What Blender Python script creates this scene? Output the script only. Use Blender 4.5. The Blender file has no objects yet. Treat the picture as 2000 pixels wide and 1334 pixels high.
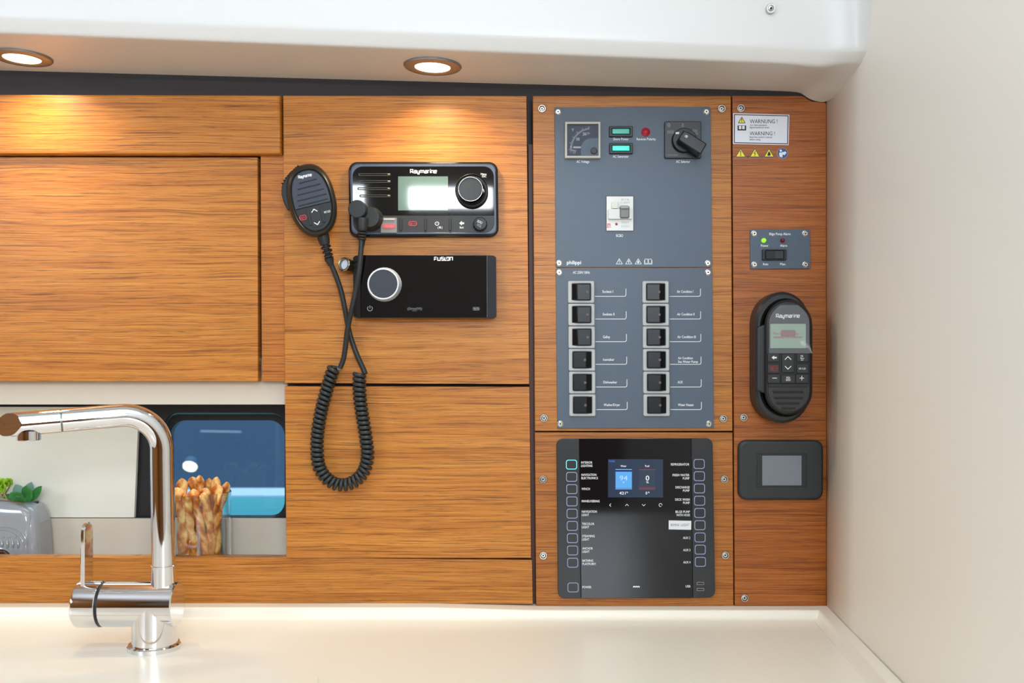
import bpy, bmesh, math, random
from mathutils import Vector, Matrix
random.seed(7)
C = bpy.context.scene.collection
sc = bpy.context.scene
PI = math.pi
F = 1900.0      # focal length in pixels of the 2000 px wide frame
D = 1.235       # camera to panel face

# ------------------------------------------------------------------ camera, world, light, exposure
cam_d = bpy.data.cameras.new('camera'); cam = bpy.data.objects.new('camera', cam_d); C.objects.link(cam)
cam.location = (0, -D, 0); cam.rotation_euler = (PI/2, 0, 0)
cam_d.sensor_width = 36; cam_d.sensor_fit = 'HORIZONTAL'; cam_d.lens = F/2000*36
cam_d.shift_y = 33/2000
cam_d.clip_start = .01
cam_d.dof.use_dof = True; cam_d.dof.focus_distance = D-.01; cam_d.dof.aperture_fstop = 6.3
sc.camera = cam
w = bpy.data.worlds.new('world'); sc.world = w; w.use_nodes = True
bgn = w.node_tree.nodes['Background']; bgn.inputs[0].default_value = (.74, .86, 1.0, 1); bgn.inputs[1].default_value = .85

def area(name, loc, rot, sx, sy, power, col, shape='RECTANGLE'):
    l = bpy.data.lights.new(name, 'AREA'); l.shape = shape; l.size = sx; l.size_y = sy
    l.energy = power; l.color = col
    o = bpy.data.objects.new(name, l); C.objects.link(o); o.location = loc; o.rotation_euler = rot
    return o
# hatch over the saloon, side windows behind the photographer, then added fills
area('hatch_daylight', (-.05, -1.15, .99), (math.radians(18), 0, 0), 1.0, .9, 8.5, (.62, .80, 1.0))
area('window_daylight', (-.25, -2.76, .655), (PI/2, 0, 0), .34, .085, 3.0, (.86, .93, 1.0))
area('window_daylight', (-.65, -2.76, .64), (PI/2, 0, 0), .09, .13, 1.2, (.86, .93, 1.0))
area('companionway_daylight', (.48, -2.74, .46), (PI/2, 0, 0), .75, .66, 40, (.80, .90, 1.0))
area('left_fill', (-1.38, -1.35, .42), (PI/2, 0, math.radians(-82)), .8, .26, 14, (.66, .81, 1.0))  # unseen light added at the left to brighten the right wall
area('hall_fill', (-.8, .9, 1.1), (0, 0, 0), 2.0, 1.2, 30, (.85, .93, 1.0))  # unseen light added to brighten the boat hall outside the window
sc.view_settings.view_transform = 'Standard'; sc.view_settings.look = 'None'
sc.view_settings.gamma = 1; sc.view_settings.use_curve_mapping = False
sc.view_settings.exposure = 0.03

# ------------------------------------------------------------------ helpers
def W(px, py, y=0.0):
    k = (D + y)/F
    return Vector(((px-1000)*k, y, (700-py)*k))
def lin(c):
    c = c/255
    return c/12.92 if c <= .04045 else ((c+.055)/1.055)**2.4
def rgb(r, g, b): return (lin(r), lin(g), lin(b), 1)

MATS = {}
def mat(name, col, rough=.5, metal=0, emit=None, es=1, trans=0, coat=0, ior=1.45, bump=None, alpha=1, spec=.5, mottle=0):
    if name in MATS: return MATS[name]
    m = bpy.data.materials.new(name); m.use_nodes = True
    nt = m.node_tree; b = nt.nodes['Principled BSDF']
    b.inputs['Base Color'].default_value = rgb(*col)
    b.inputs['Roughness'].default_value = rough; b.inputs['Metallic'].default_value = metal
    b.inputs['IOR'].default_value = ior; b.inputs['Transmission Weight'].default_value = trans
    b.inputs['Coat Weight'].default_value = coat; b.inputs['Coat Roughness'].default_value = .03
    b.inputs['Specular IOR Level'].default_value = spec
    b.inputs['Alpha'].default_value = alpha
    if emit:
        b.inputs['Emission Color'].default_value = rgb(*emit); b.inputs['Emission Strength'].default_value = es
    g = nt.nodes.new('ShaderNodeNewGeometry')
    if mottle:
        n = nt.nodes.new('ShaderNodeTexNoise'); n.inputs['Scale'].default_value = 60; n.inputs['Detail'].default_value = 6
        nt.links.new(g.outputs['Position'], n.inputs['Vector'])
        mp = nt.nodes.new('ShaderNodeMapRange'); mp.inputs['To Min'].default_value = 1-mottle; mp.inputs['To Max'].default_value = 1+mottle
        nt.links.new(n.outputs['Fac'], mp.inputs['Value'])
        hs = nt.nodes.new('ShaderNodeHueSaturation'); hs.inputs['Color'].default_value = rgb(*col)
        nt.links.new(mp.outputs[0], hs.inputs['Value']); nt.links.new(hs.outputs[0], b.inputs['Base Color'])
    if bump:
        n = nt.nodes.new('ShaderNodeTexNoise'); n.inputs['Scale'].default_value = bump[0]; n.inputs['Detail'].default_value = 4
        nt.links.new(g.outputs['Position'], n.inputs['Vector'])
        bp = nt.nodes.new('ShaderNodeBump'); bp.inputs['Strength'].default_value = bump[1]; bp.inputs['Distance'].default_value = .0005
        nt.links.new(n.outputs['Fac'], bp.inputs['Height']); nt.links.new(bp.outputs[0], b.inputs['Normal'])
    MATS[name] = m
    return m

def wood(name, off, light, mid, dark, contrast=1.0):
    if name in MATS: return MATS[name]
    m = bpy.data.materials.new(name); m.use_nodes = True
    nt = m.node_tree; L = nt.links.new; N = nt.nodes.new; b = nt.nodes['Principled BSDF']
    g = N('ShaderNodeNewGeometry')
    def mapped(sx, sy, sz, o=(0, 0, 0)):
        mp = N('ShaderNodeMapping'); mp.inputs['Scale'].default_value = (sx, sy, sz)
        mp.inputs['Location'].default_value = (off*7.3+o[0], off*1.7, off*11.9+o[2]); return mp
    # gentle waviness of the grain
    wv = N('ShaderNodeTexNoise'); wv.inputs['Scale'].default_value = 1; wv.inputs['Detail'].default_value = 2
    m0 = mapped(5, 5, 14); L(g.outputs['Position'], m0.inputs[0]); L(m0.outputs[0], wv.inputs['Vector'])
    sub = N('ShaderNodeMath'); sub.operation = 'MULTIPLY_ADD'; sub.inputs[1].default_value = .009; sub.inputs[2].default_value = -.0045
    L(wv.outputs['Fac'], sub.inputs[0])
    cx = N('ShaderNodeCombineXYZ'); L(sub.outputs[0], cx.inputs[2])
    ad = N('ShaderNodeVectorMath'); ad.operation = 'ADD'; L(g.outputs['Position'], ad.inputs[0]); L(cx.outputs[0], ad.inputs[1])
    def noise(sx, sz, det, rough=.6):
        mp = mapped(sx, sx, sz); L(ad.outputs[0], mp.inputs[0])
        n = N('ShaderNodeTexNoise'); n.inputs['Scale'].default_value = 1; n.inputs['Detail'].default_value = det
        n.inputs['Roughness'].default_value = rough; L(mp.outputs[0], n.inputs['Vector']); return n
    n1 = noise(8, 760, 3); n2 = noise(18, 1700, 2); n3 = noise(1.4, 110, 4); n4 = noise(40, 1500, 2, .5)
    def madd(a, k, c):
        x = N('ShaderNodeMath'); x.operation = 'MULTIPLY_ADD'; L(a, x.inputs[0]); x.inputs[1].default_value = k
        if isinstance(c, (int, float)): x.inputs[2].default_value = c
        else: L(c, x.inputs[2])
        return x.outputs[0]
    s = madd(n1.outputs['Fac'], .46, 0); s = madd(n2.outputs['Fac'], .36, s); s = madd(n3.outputs['Fac'], .28, s)
    cr = N('ShaderNodeValToRGB'); e = cr.color_ramp.elements
    c = .55
    e[0].position = c-.17/contrast; e[0].color = rgb(*dark); e[1].position = c+.16/contrast; e[1].color = rgb(*light)
    k = cr.color_ramp.elements.new(c-.02); k.color = rgb(*mid)
    L(s, cr.inputs[0])
    # short dark pores
    pr = N('ShaderNodeMapRange'); pr.inputs['From Min'].default_value = .31; pr.inputs['From Max'].default_value = .40
    pr.inputs['To Min'].default_value = .55; pr.inputs['To Max'].default_value = 1; L(n4.outputs['Fac'], pr.inputs['Value'])
    # thin long dark lines
    n5 = noise(13, 1100, 1, .3)
    p2 = N('ShaderNodeMapRange'); p2.inputs['From Min'].default_value = .30; p2.inputs['From Max'].default_value = .40
    p2.inputs['To Min'].default_value = .50; p2.inputs['To Max'].default_value = 1; L(n5.outputs['Fac'], p2.inputs['Value'])
    mu = N('ShaderNodeMath'); mu.operation = 'MULTIPLY'; L(pr.outputs[0], mu.inputs[0]); L(p2.outputs[0], mu.inputs[1])
    vm = N('ShaderNodeVectorMath'); vm.operation = 'SCALE'; L(cr.outputs[0], vm.inputs[0]); L(mu.outputs[0], vm.inputs['Scale'])
    L(vm.outputs[0], b.inputs['Base Color'])
    b.inputs['Roughness'].default_value = .40; b.inputs['Specular IOR Level'].default_value = .38
    bp = N('ShaderNodeBump'); bp.inputs['Strength'].default_value = .10; bp.inputs['Distance'].default_value = .0004
    L(mu.outputs[0], bp.inputs['Height']); L(bp.outputs[0], b.inputs['Normal'])
    MATS[name] = m
    return m

def root(name, label, cat, loc, group=None):
    o = bpy.data.objects.new(name, None); C.objects.link(o); o.location = loc; o.empty_display_size = .02
    o['label'] = label; o['category'] = cat
    if group: o['group'] = group
    return o
def base_of(p):
    while p.parent: p = p.parent
    return Vector(p.location)
def add(name, geo, m, parent=None, label=None, cat=None, group=None, kind=None, sharp=35, flat=False, wn=True):
    """links one mesh object; geo = (verts in world space, faces)"""
    v, f = geo
    me = bpy.data.meshes.new(name)
    if parent: off = base_of(parent)
    elif v: 
        xs = [p[0] for p in v]; ys = [p[1] for p in v]; zs = [p[2] for p in v]
        off = Vector(((min(xs)+max(xs))/2, (min(ys)+max(ys))/2, min(zs)))
    me.from_pydata([(p[0]-off[0], p[1]-off[1], p[2]-off[2]) for p in v], [], f)
    if not flat:
        bm = bmesh.new(); bm.from_mesh(me); bmesh.ops.remove_doubles(bm, verts=bm.verts, dist=1e-7)
        bmesh.ops.recalc_face_normals(bm, faces=bm.faces); bm.to_mesh(me); bm.free()
        for p in me.polygons: p.use_smooth = True
        me.set_sharp_from_angle(angle=math.radians(sharp))
    for x in (m if isinstance(m, (list, tuple)) else [m]): me.materials.append(x)
    o = bpy.data.objects.new(name, me); C.objects.link(o)
    if not flat and wn:
        q = o.modifiers.new('n', 'WEIGHTED_NORMAL'); q.weight = 80; q.keep_sharp = True
    if parent: o.parent = parent
    else: o.location = off
    if label: o['label'] = label
    if cat: o['category'] = cat
    if group: o['group'] = group
    if kind: o['kind'] = kind
    return o

def join(*gs):
    V = []; Fc = []
    for v, f in gs:
        n = len(V); V += list(v); Fc += [tuple(i+n for i in q) for q in f]
    return V, Fc

# --- outlines in pixels
def rr(x0, y0, x1, y1, r=0, n=5):
    return rq([(x0, y0), (x1, y0), (x1, y1), (x0, y1)], r, n)
def rq(q, r=0, n=5):
    """polygon with rounded corners; r a number or list"""
    out = []; N = len(q)
    for i, p in enumerate(q):
        ri = r[i] if isinstance(r, (list, tuple)) else r
        if ri <= 0: out.append(tuple(p)); continue
        P = Vector(p); A = Vector(q[i-1])-P; B = Vector(q[(i+1) % N])-P
        A.normalize(); B.normalize(); ang = A.angle(B); t = ri/math.tan(ang/2)
        c = P + (A+B).normalized()*(ri/math.sin(ang/2))
        a0 = P+A*t-c; a1 = P+B*t-c
        t0 = math.atan2(a0.y, a0.x); t1 = math.atan2(a1.y, a1.x); d = (t1-t0+PI) % (2*PI)-PI
        for k in range(n+1):
            a = t0+d*k/n; out.append((c.x+ri*math.cos(a), c.y+ri*math.sin(a)))
    return out
def circ(cx, cy, r, n=24, ry=None):
    ry = ry or r
    return [(cx+r*math.cos(2*PI*k/n), cy+ry*math.sin(2*PI*k/n)) for k in range(n)]
def rot(pts, cx, cy, deg):
    a = math.radians(deg); c, s = math.cos(a), math.sin(a)
    return [(cx+(x-cx)*c-(y-cy)*s, cy+(x-cx)*s+(y-cy)*c) for x, y in pts]
def offs(pts, d):
    """inset a polygon (2D) by d using mitres"""
    n = len(pts); A = sum(pts[i][0]*pts[(i+1) % n][1]-pts[(i+1) % n][0]*pts[i][1] for i in range(n))
    sg = 1 if A > 0 else -1; out = []
    for i in range(n):
        p = Vector(pts[i]); a = p-Vector(pts[i-1]); b = Vector(pts[(i+1) % n])-p
        if a.length < 1e-9 or b.length < 1e-9: out.append(tuple(p)); continue
        a.normalize(); b.normalize()
        na = Vector((-a.y, a.x))*sg; nb = Vector((-b.y, b.x))*sg; m = na+nb
        if m.length < 1e-6: out.append(tuple(p+na*d)); continue
        m.normalize(); k = d/max(.3, m.dot(na)); out.append(tuple(p+m*k))
    return out
def plate(pts, yf, yb, bev=0.0, seg=3, back=True):
    """solid with outline pts (pixels, exact at depth yf), front at yf, back at yb; bev in metres"""
    k = (D+yf)/F
    q = [((x-1000)*k, (700-y)*k) for x, y in pts]
    n = len(q); V = []; Fc = []; rings = []
    rings.append((q, yb))
    if bev > 0:
        for s in range(seg+1):
            a = PI/2*s/seg
            rings.append((offs(q, bev*(1-math.cos(a))), yf+bev*(1-math.sin(a))))
    else: rings.append((q, yf))
    for r_, y in rings:
        V += [(x, y, z) for x, z in r_]
    for j in range(len(rings)-1):
        for i in range(n):
            a = j*n+i; b = j*n+(i+1) % n; Fc.append((a, b, b+n, a+n))
    Fc.append(tuple(range((len(rings)-1)*n, len(rings)*n)))
    if back: Fc.append(tuple(reversed(range(n))))
    return V, Fc
def ringplate(outer, inner, yf, yb, bev=0.0):
    """frame between two outlines with the same number of points"""
    k = (D+yf)/F; n = len(outer)
    o = [((x-1000)*k, (700-y)*k) for x, y in outer]; i_ = [((x-1000)*k, (700-y)*k) for x, y in inner]
    R = [(o, yb), (o, yf+bev), (offs(o, bev), yf), (offs(i_, -bev), yf), (i_, yf+bev), (i_, yb)]
    V = []; Fc = []
    for r_, y in R: V += [(x, y, z) for x, z in r_]
    m = len(R)
    for j in range(m):
        for i in range(n):
            a = j*n+i; b = j*n+(i+1) % n; c = ((j+1) % m)*n+(i+1) % n; d = ((j+1) % m)*n+i
            Fc.append((a, b, c, d))
    return V, Fc
def box(x0, x1, y0, y1, z0, z1):
    V = [(x, y, z) for x in (x0, x1) for y in (y0, y1) for z in (z0, z1)]
    return V, [(0, 1, 3, 2), (4, 6, 7, 5), (0, 4, 5, 1), (2, 3, 7, 6), (0, 2, 6, 4), (1, 5, 7, 3)]
def lathe(c, axis, prof, seg=32, knurl=0, squash=1):
    """prof: list of (radius, height along axis) in metres"""
    a = Vector(axis).normalized(); u = a.orthogonal().normalized(); v = a.cross(u); c = Vector(c)
    V = []; Fc = []; idx = []
    for r, h in prof:
        if r <= 1e-7: idx.append([len(V)]); V.append(tuple(c+a*h)); continue
        row = []
        for k in range(seg):
            t = 2*PI*k/seg; rr_ = r*(1-(knurl if k % 2 else 0))
            row.append(len(V)); V.append(tuple(c+a*h+u*rr_*math.cos(t)+v*rr_*math.sin(t)*squash))
        idx.append(row)
    for A, B in zip(idx, idx[1:]):
        for k in range(seg):
            k2 = (k+1) % seg
            if len(A) == 1 and len(B) == 1: continue
            if len(A) == 1: Fc.append((A[0], B[k], B[k2]))
            elif len(B) == 1: Fc.append((A[k], A[k2], B[0]))
            else: Fc.append((A[k], A[k2], B[k2], B[k]))
    return V, Fc
def knob(px, py, prof, seg=32, knurl=0):
    """lathe about the y axis; prof = [(radius px, depth y)] from back to front; pixel radius exact at its depth"""
    c = W(px, py, prof[-1][1])
    return lathe((c.x, 0, c.z), (0, -1, 0), [(r*(D+y)/F, -y) for r, y in prof], seg, knurl)
def smooth_path(pts, n=8):
    P = [Vector(p) for p in pts]; out = []
    for i in range(len(P)-1):
        p0 = P[max(i-1, 0)]; p1 = P[i]; p2 = P[i+1]; p3 = P[min(i+2, len(P)-1)]
        for k in range(n):
            t = k/n
            out.append(.5*((2*p1)+(p2-p0)*t+(2*p0-5*p1+4*p2-p3)*t*t+(3*p1-p0-3*p2+p3)*t**3))
    out.append(P[-1]); return out
def frames(P):
    T = []
    for i in range(len(P)):
        a = P[max(i-1, 0)]; b = P[min(i+1, len(P)-1)]; t = (b-a); T.append(t.normalized() if t.length > 1e-12 else Vector((0, 0, 1)))
    u = T[0].orthogonal().normalized(); out = []
    for t in T:
        u = (u-t*u.dot(t)); u = u.normalized() if u.length > 1e-9 else t.orthogonal().normalized()
        out.append((t, u, t.cross(u)))
    return out
def tube(pts, r, seg=10, prof=None, caps=True):
    P = [Vector(p) for p in pts]; fr = frames(P); V = []; Fc = []; n = len(P)
    for i, (p, (t, u, v)) in enumerate(zip(P, fr)):
        ri = r(i/(n-1)) if callable(r) else (r[i] if isinstance(r, list) else r)
        for k in range(seg):
            a = 2*PI*k/seg; q = ri*(prof(i/(n-1), a) if prof else 1)
            V.append(tuple(p+u*q*math.cos(a)+v*q*math.sin(a)))
    for i in range(n-1):
        for k in range(seg):
            a = i*seg+k; b = i*seg+(k+1) % seg; Fc.append((a, b, b+seg, a+seg))
    if caps: Fc.append(tuple(reversed(range(seg)))); Fc.append(tuple(range((n-1)*seg, n*seg)))
    return V, Fc
def wire(ptspx, y, wpx, closed=False):
    """flat line of print: polyline in pixels with width wpx, a thin ribbon at depth y"""
    k = (D+y)/F; V = []; Fc = []; n = len(ptspx)
    P = [Vector((float(a), float(b))) for a, b in ptspx]
    for i in range(n):
        a = P[i-1] if (i > 0 or closed) else P[i]; b = P[(i+1) % n] if (i < n-1 or closed) else P[i]
        d1 = (P[i]-a); d2 = (b-P[i])
        d1 = d1.normalized() if d1.length > 0 else d2.normalized(); d2 = d2.normalized() if d2.length > 0 else d1
        t = d1+d2; t = t.normalized() if t.length > 1e-6 else d1
        nn = Vector((-t.y, t.x)); m = 1/max(.4, nn.dot(Vector((-d1.y, d1.x))))
        for s in (-.5, .5):
            q = P[i]+nn*(s*wpx*m); V.append(((q.x-1000)*k, y, (700-q.y)*k))
    for i in range(n-1 if not closed else n):
        a = 2*i; b = 2*((i+1) % n); Fc.append((a, a+1, b+1, b))
    return V, Fc
def flatpoly(pts, y):
    k = (D+y)/F
    return [((a-1000)*k, y, (700-b)*k) for a, b in pts], [tuple(range(len(pts)))]

# --- lettering
_H = {}
def text_geo(s, bold=0.0):
    cu = bpy.data.curves.new('t', 'FONT'); cu.body = s; cu.size = 1; cu.offset = bold; cu.resolution_u = 2
    o = bpy.data.objects.new('t', cu)
    me = bpy.data.meshes.new_from_object(o)
    V = [tuple(v.co) for v in me.vertices]; Fc = [tuple(p.vertices) for p in me.polygons]
    bpy.data.objects.remove(o); bpy.data.curves.remove(cu); bpy.data.meshes.remove(me)
    return V, Fc
def cap():
    if 'h' not in _H:
        V, _ = text_geo('H'); _H['h'] = max(v[1] for v in V)
    return _H['h']
def letters(items, y, angle=0, pivot=None):
    """items: (string, x0, captop, x1, baseline[, bold]) in pixels -> geometry"""
    gs = []; k = (D+y)/F
    for it in items:
        s, x0, y0, x1, y1 = it[:5]; b = it[5] if len(it) > 5 else .012
        V, Fc = text_geo(s, b)
        if not V: continue
        a0 = min(v[0] for v in V); a1 = max(v[0] for v in V); sx = (x1-x0)/(a1-a0); sy = (y1-y0)/cap()
        pts = [(x0+(v[0]-a0)*sx, y1-v[1]*sy) for v in V]
        if angle: pts = rot(pts, pivot[0] if pivot else (x0+x1)/2, pivot[1] if pivot else (y0+y1)/2, angle)
        gs.append(([((a-1000)*k, y, (700-c)*k) for a, c in pts], Fc))
    return join(*gs)
GL = {'R': (.85, [[(0, 0), (0, 1), (.8, 1), (.8, .42), (.05, .42)], [(.42, .42), (.85, 0)]]), 'a': (.65, [[(.05, .74), (.65, .74), (.65, 0), (0, 0), (0, .42), (.65, .42)]]),
      'y': (.7, [[(0, .74), (0, .02), (.65, .02)], [(.65, .74), (.65, -.3), (.1, -.3)]]), 'm': (1.1, [[(0, 0), (0, .74), (1.1, .74), (1.1, 0)], [(.55, .74), (.55, 0)]]),
      'r': (.42, [[(0, 0), (0, .74), (.42, .74)]]), 'i': (.02, [[(0, 0), (0, .74)], [(0, .92), (0, 1.08)]]), 'n': (.65, [[(0, 0), (0, .74), (.65, .74), (.65, 0)]]),
      'e': (.65, [[(.65, 0), (0, 0), (0, .74), (.65, .74), (.65, .37), (.05, .37)]]),
      'F': (.75, [[(0, 0), (0, .45), (.7, .45)], [(0, 1), (.8, 1)], [(0, 1), (0, .75)]]), 'U': (.8, [[(0, 1), (0, 0), (.8, 0), (.8, 1)]]), 'S': (.8, [[(.8, 1), (0, 1), (0, .5), (.8, .5), (.8, 0), (0, 0)]]),
      'I': (.15, [[(0, 1), (0, 0), (.5, 0)]]), 'O': (.8, [[(.1, 0), (.8, 0), (.8, 1), (.1, 1), (.1, .35)]]), 'N': (.8, [[(0, 0), (0, 1), (.8, 1), (.8, 0)]])}
def strokes(s, x0, yt, x1, yb, y, wd, m, parent, angle=0, gap=.34):
    W_ = sum(GL[c][0] for c in s)+gap*(len(s)-1); sx = (x1-x0)/W_; h = yb-yt; gs = []; cx = 0; pv = ((x0+x1)/2, (yt+yb)/2)
    for c in s:
        for pl in GL[c][1]:
            pts = [(x0+(cx+a)*sx, yb-b*h) for a, b in pl]
            if angle: pts = rot(pts, pv[0], pv[1], angle)
            gs.append(wire(pts, y, wd))
        cx += GL[c][0]+gap
    return add('lettering', join(*gs), m, parent, flat=True)
def print_(items, y, m, parent, name='lettering', angle=0, pivot=None, label=None):
    for it in items: o = add(name, letters([it], y, angle, pivot), m, parent, flat=True, label=label)
    return o

# ------------------------------------------------------------------ materials
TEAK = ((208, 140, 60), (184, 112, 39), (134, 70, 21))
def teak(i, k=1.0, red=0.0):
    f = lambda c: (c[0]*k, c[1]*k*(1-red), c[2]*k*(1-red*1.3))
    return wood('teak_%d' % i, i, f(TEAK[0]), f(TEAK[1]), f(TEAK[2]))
white = mat('white_gelcoat', (217, 213, 206), .35)
wallw = mat('white_wall_paint', (240, 233, 218), .45)
counterm = mat('cream_solid_surface', (240, 231, 213), .28)
dark = mat('dark_recess', (52, 44, 44), .6)
beige = mat('beige_lining', (206, 192, 172), .5)
black = mat('black_plastic', (26, 26, 27), .42)
blacksat = mat('black_satin_plastic', (34, 34, 33), .5, bump=(2500, .25))
rubber = mat('black_rubber', (34, 35, 34), .48)
gloss = mat('gloss_black', (10, 10, 11), .04, coat=.6)
glossb = mat('gloss_blue_black', (16, 17, 21), .07)
navy = mat('navy_plastic', (52, 57, 68), .5)
graphite = mat('graphite_plastic', (50, 53, 60), .42)
slate = mat('slate_blue_paint', (76, 88, 101), .42, mottle=.05, bump=(900, .1))
steel = mat('brushed_steel', (205, 203, 198), .25, 1)
steeld = mat('dark_steel', (120, 120, 120), .35, 1)
chrome = mat('polished_chrome', (228, 228, 230), .05, 1)
satin = mat('satin_nickel', (150, 148, 144), .4, .75)
alu = mat('silver_plastic', (176, 176, 172), .4, .0)
wprint = mat('white_print', (232, 232, 230), .6)
gprint = mat('grey_print', (150, 150, 150), .6)
dprint = mat('dark_print', (28, 30, 34), .6)
bprint = mat('pale_blue_print', (150, 156, 186), .5)
rprint = mat('red_print', (205, 62, 62), .6)
redp = mat('red_plastic', (170, 28, 48), .3)
lcd = mat('green_grey_screen', (100, 124, 114), .06, coat=1)
lamp = mat('lamp_glow', (255, 245, 220), .5, emit=(255, 236, 196), es=6)

# ------------------------------------------------------------------ the setting
# GRP headliner: soffit, chamfer and fascia, running into the right-hand wall
def headliner():
    cols = []
    def zs(X): return .3645-.0265*(X+.65)/1.01
    def yf(X): return -.154+.042*(X+.65)/1.05
    X = -1.3
    while X < .345:
        z = zs(X); y1 = yf(X)
        cols.append([(X, -.004, z), (X, y1+.008, z), (X, y1+.002, z+.0006), (X, y1-.0005, z+.0028),
                     (X, y1-.0065, z+.0125), (X, y1-.0085, z+.0165), (X, y1-.0095, z+.026), (X, y1-.014, z+.22), (X, y1-.03, z+.46)])
        X += .06
    spec = [((1560, 179), (1600, 133), (1604, 98), (1608, -160)),
            ((1568, 184), (1621, 130), (1630, 98), (1640, -160)),
            ((1578, 192), (1645, 126), (1658, 97), (1672, -160)),
            ((1590, 197), (1667, 125), (1678, 97), (1696, -160)),
            ((1602, 199), (1685, 126), (1694, 98), (1716, -160)),
            ((1618, 201), (1702, 128), (1712, 100), (1745, -160))]
    ys = [(-.112, -.123, -.135), (-.112, -.124, -.138), (-.113, -.127, -.145), (-.116, -.132, -.158), (-.122, -.141, -.178), (-.128, -.152, -.205)]
    for s, yy in zip(spec, ys):
        a = W(*s[0], -.004); b = W(*s[1], yy[0]); c = W(*s[2], yy[1]); d = W(*s[3], yy[2]); t = d+(d-c)*.3
        cols.append([a, b+(a-b)*.08, b+(a-b)*.025+Vector((0, 0, .001)), b+(c-b)*.14, b+(c-b)*.75, c, c+(d-c)*.12, c+(d-c)*.75, t])
    V = []; Fc = []; m = 9
    for c in cols: V += [tuple(p) for p in c]
    for i in range(len(cols)-1):
        for j in range(m-1):
            a = i*m+j; Fc.append((a, a+1, a+m+1, a+m))
    return V, Fc
hl = add('ceiling', headliner(), white, kind='structure', sharp=80, wn=False)
s_ = hl.modifiers.new('s', 'SUBSURF'); s_.levels = 2; s_.render_levels = 2
hl['label'] = 'white moulded headliner with soffit above the teak panels'
# upper deckhead over the saloon, with the hatch opening
add('ceiling', join(box(-1.4, .6, -2.8, -1.62, 1.0, 1.03), box(-1.4, .6, -.68, -.10, 1.0, 1.03), box(-1.4, -.55, -1.62, -.68, 1.0, 1.03), box(.55, .9, -1.62, -.68, 1.0, 1.03),
    box(-1.4, .6, -.24, -.20, .70, 1.03)), white, kind='structure', flat=True)

# right wall, slightly twisted
def rwall():
    V = []; Fc = []; ny = 16; nz = 16
    for i in range(ny+1):
        y = .0-1.9*(i/ny)
        for j in range(nz+1):
            z = -1.25+2.3*j/nz
            k = .074*min(1, max(0, (.25-z)/.57))
            V.append((.3995+k*max(y, -.5), y, z))
    for i in range(ny):
        for j in range(nz):
            a = i*(nz+1)+j; Fc.append((a, a+1, a+nz+2, a+nz+1))
    n = len(V)
    return V, Fc
o = add('wall_right', rwall(), wallw, kind='structure')
so = o.modifiers.new('s', 'SOLIDIFY'); so.thickness = .03; so.offset = 1
# carcass behind the panels
tk_dark = mat('dark_brown_edge', (84, 54, 46), .5)
wb = join(box(-1.0, -.86, .145, .16, -.5, .42), box(-.29, .45, .022, .05, -.5, .42), box(-.95, -.29, .022, .05, -.0, .42), box(-.95, .45, .022, .12, -.60, -.29))
add('wall_back', wb, dark, kind='structure', flat=True)
add('trim_1', plate(rq([(1032, 282), (1046, 282), (1052, 1190), (1036, 1190)]), .012, .022), tk_dark, kind='structure')
# behind the photographer
add('wall_front', join(box(-1.5, .9, -2.83, -2.80, -1.25, .10)), teak(20, .75), kind='structure', flat=True)
add('wall_front', join(box(-1.5, .9, -2.83, -2.80, .10, 1.03)), mat('cream_panel', (150, 140, 128), .5), kind='structure', flat=True)
add('wall_left', box(-1.45, -1.42, -2.83, -.1, -1.25, 1.03), teak(22, .75), kind='structure', flat=True)
add('floor', box(-1.5, .9, -2.83, -.05, -1.28, -1.25), teak(21, .75), kind='structure', flat=True)

# niche lining
def lining(name, x0, y0, x1, y1, yf, m=beige, t=.006):
    return add(name, plate(rr(x0, y0, x1, y1), yf, yf+t), m, kind='structure')
lining('trim_2', -240, 704, 600, 790, .024)
lining('trim_3', -240, 1013, 590, 1100, .094)
# window: black frame with a rounded opening, glass, teal seal
def hole(outer, inner_pts, yf, yb):
    """outer 4 corners px, inner rounded rect outline with 4*k points"""
    return ringplate(outer, inner_pts, yf, yb)
def rect_ring(x0, y0, x1, y1, n):
    """rectangle outline sampled so that it pairs with rr(...,n=n)"""
    out = []
    for (cx, cy) in ((x0, y0), (x1, y0), (x1, y1), (x0, y1)):
        out += [(cx, cy)]*(n+1)
    return out
ny = 8
wf = root('window_1', 'black framed cabin window behind the breadsticks', 'window', W(440, 1012, .11)); wf['kind'] = 'structure'; del wf['category']
ow = rr(-300, 775, 640, 1040, .8, ny); iw = rr(318, 806, 558, 1011, 30, ny)
add('window_frame', ringplate(ow, iw, .106, .118), black, wf)
iw1 = rr(321, 809, 560, 1009.5, 28, ny)
add('window_seal', ringplate(rr(314, 802, 562, 1015, 30, ny), iw1, .118, .126), mat('teal_seal', (70, 130, 145), .3), wf)
iw2 = rr(333, 821, 556, 1009, 30, ny)
add('window_frame', ringplate(rr(250, 770, 640, 1060, .8, ny), iw2, .1265, .140), black, wf)
add('window_pane', plate(rr(300, 790, 600, 1030), .1405, .1425), mat('window_glass', (235, 245, 250), .0, trans=1, ior=1.3), wf)
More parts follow.
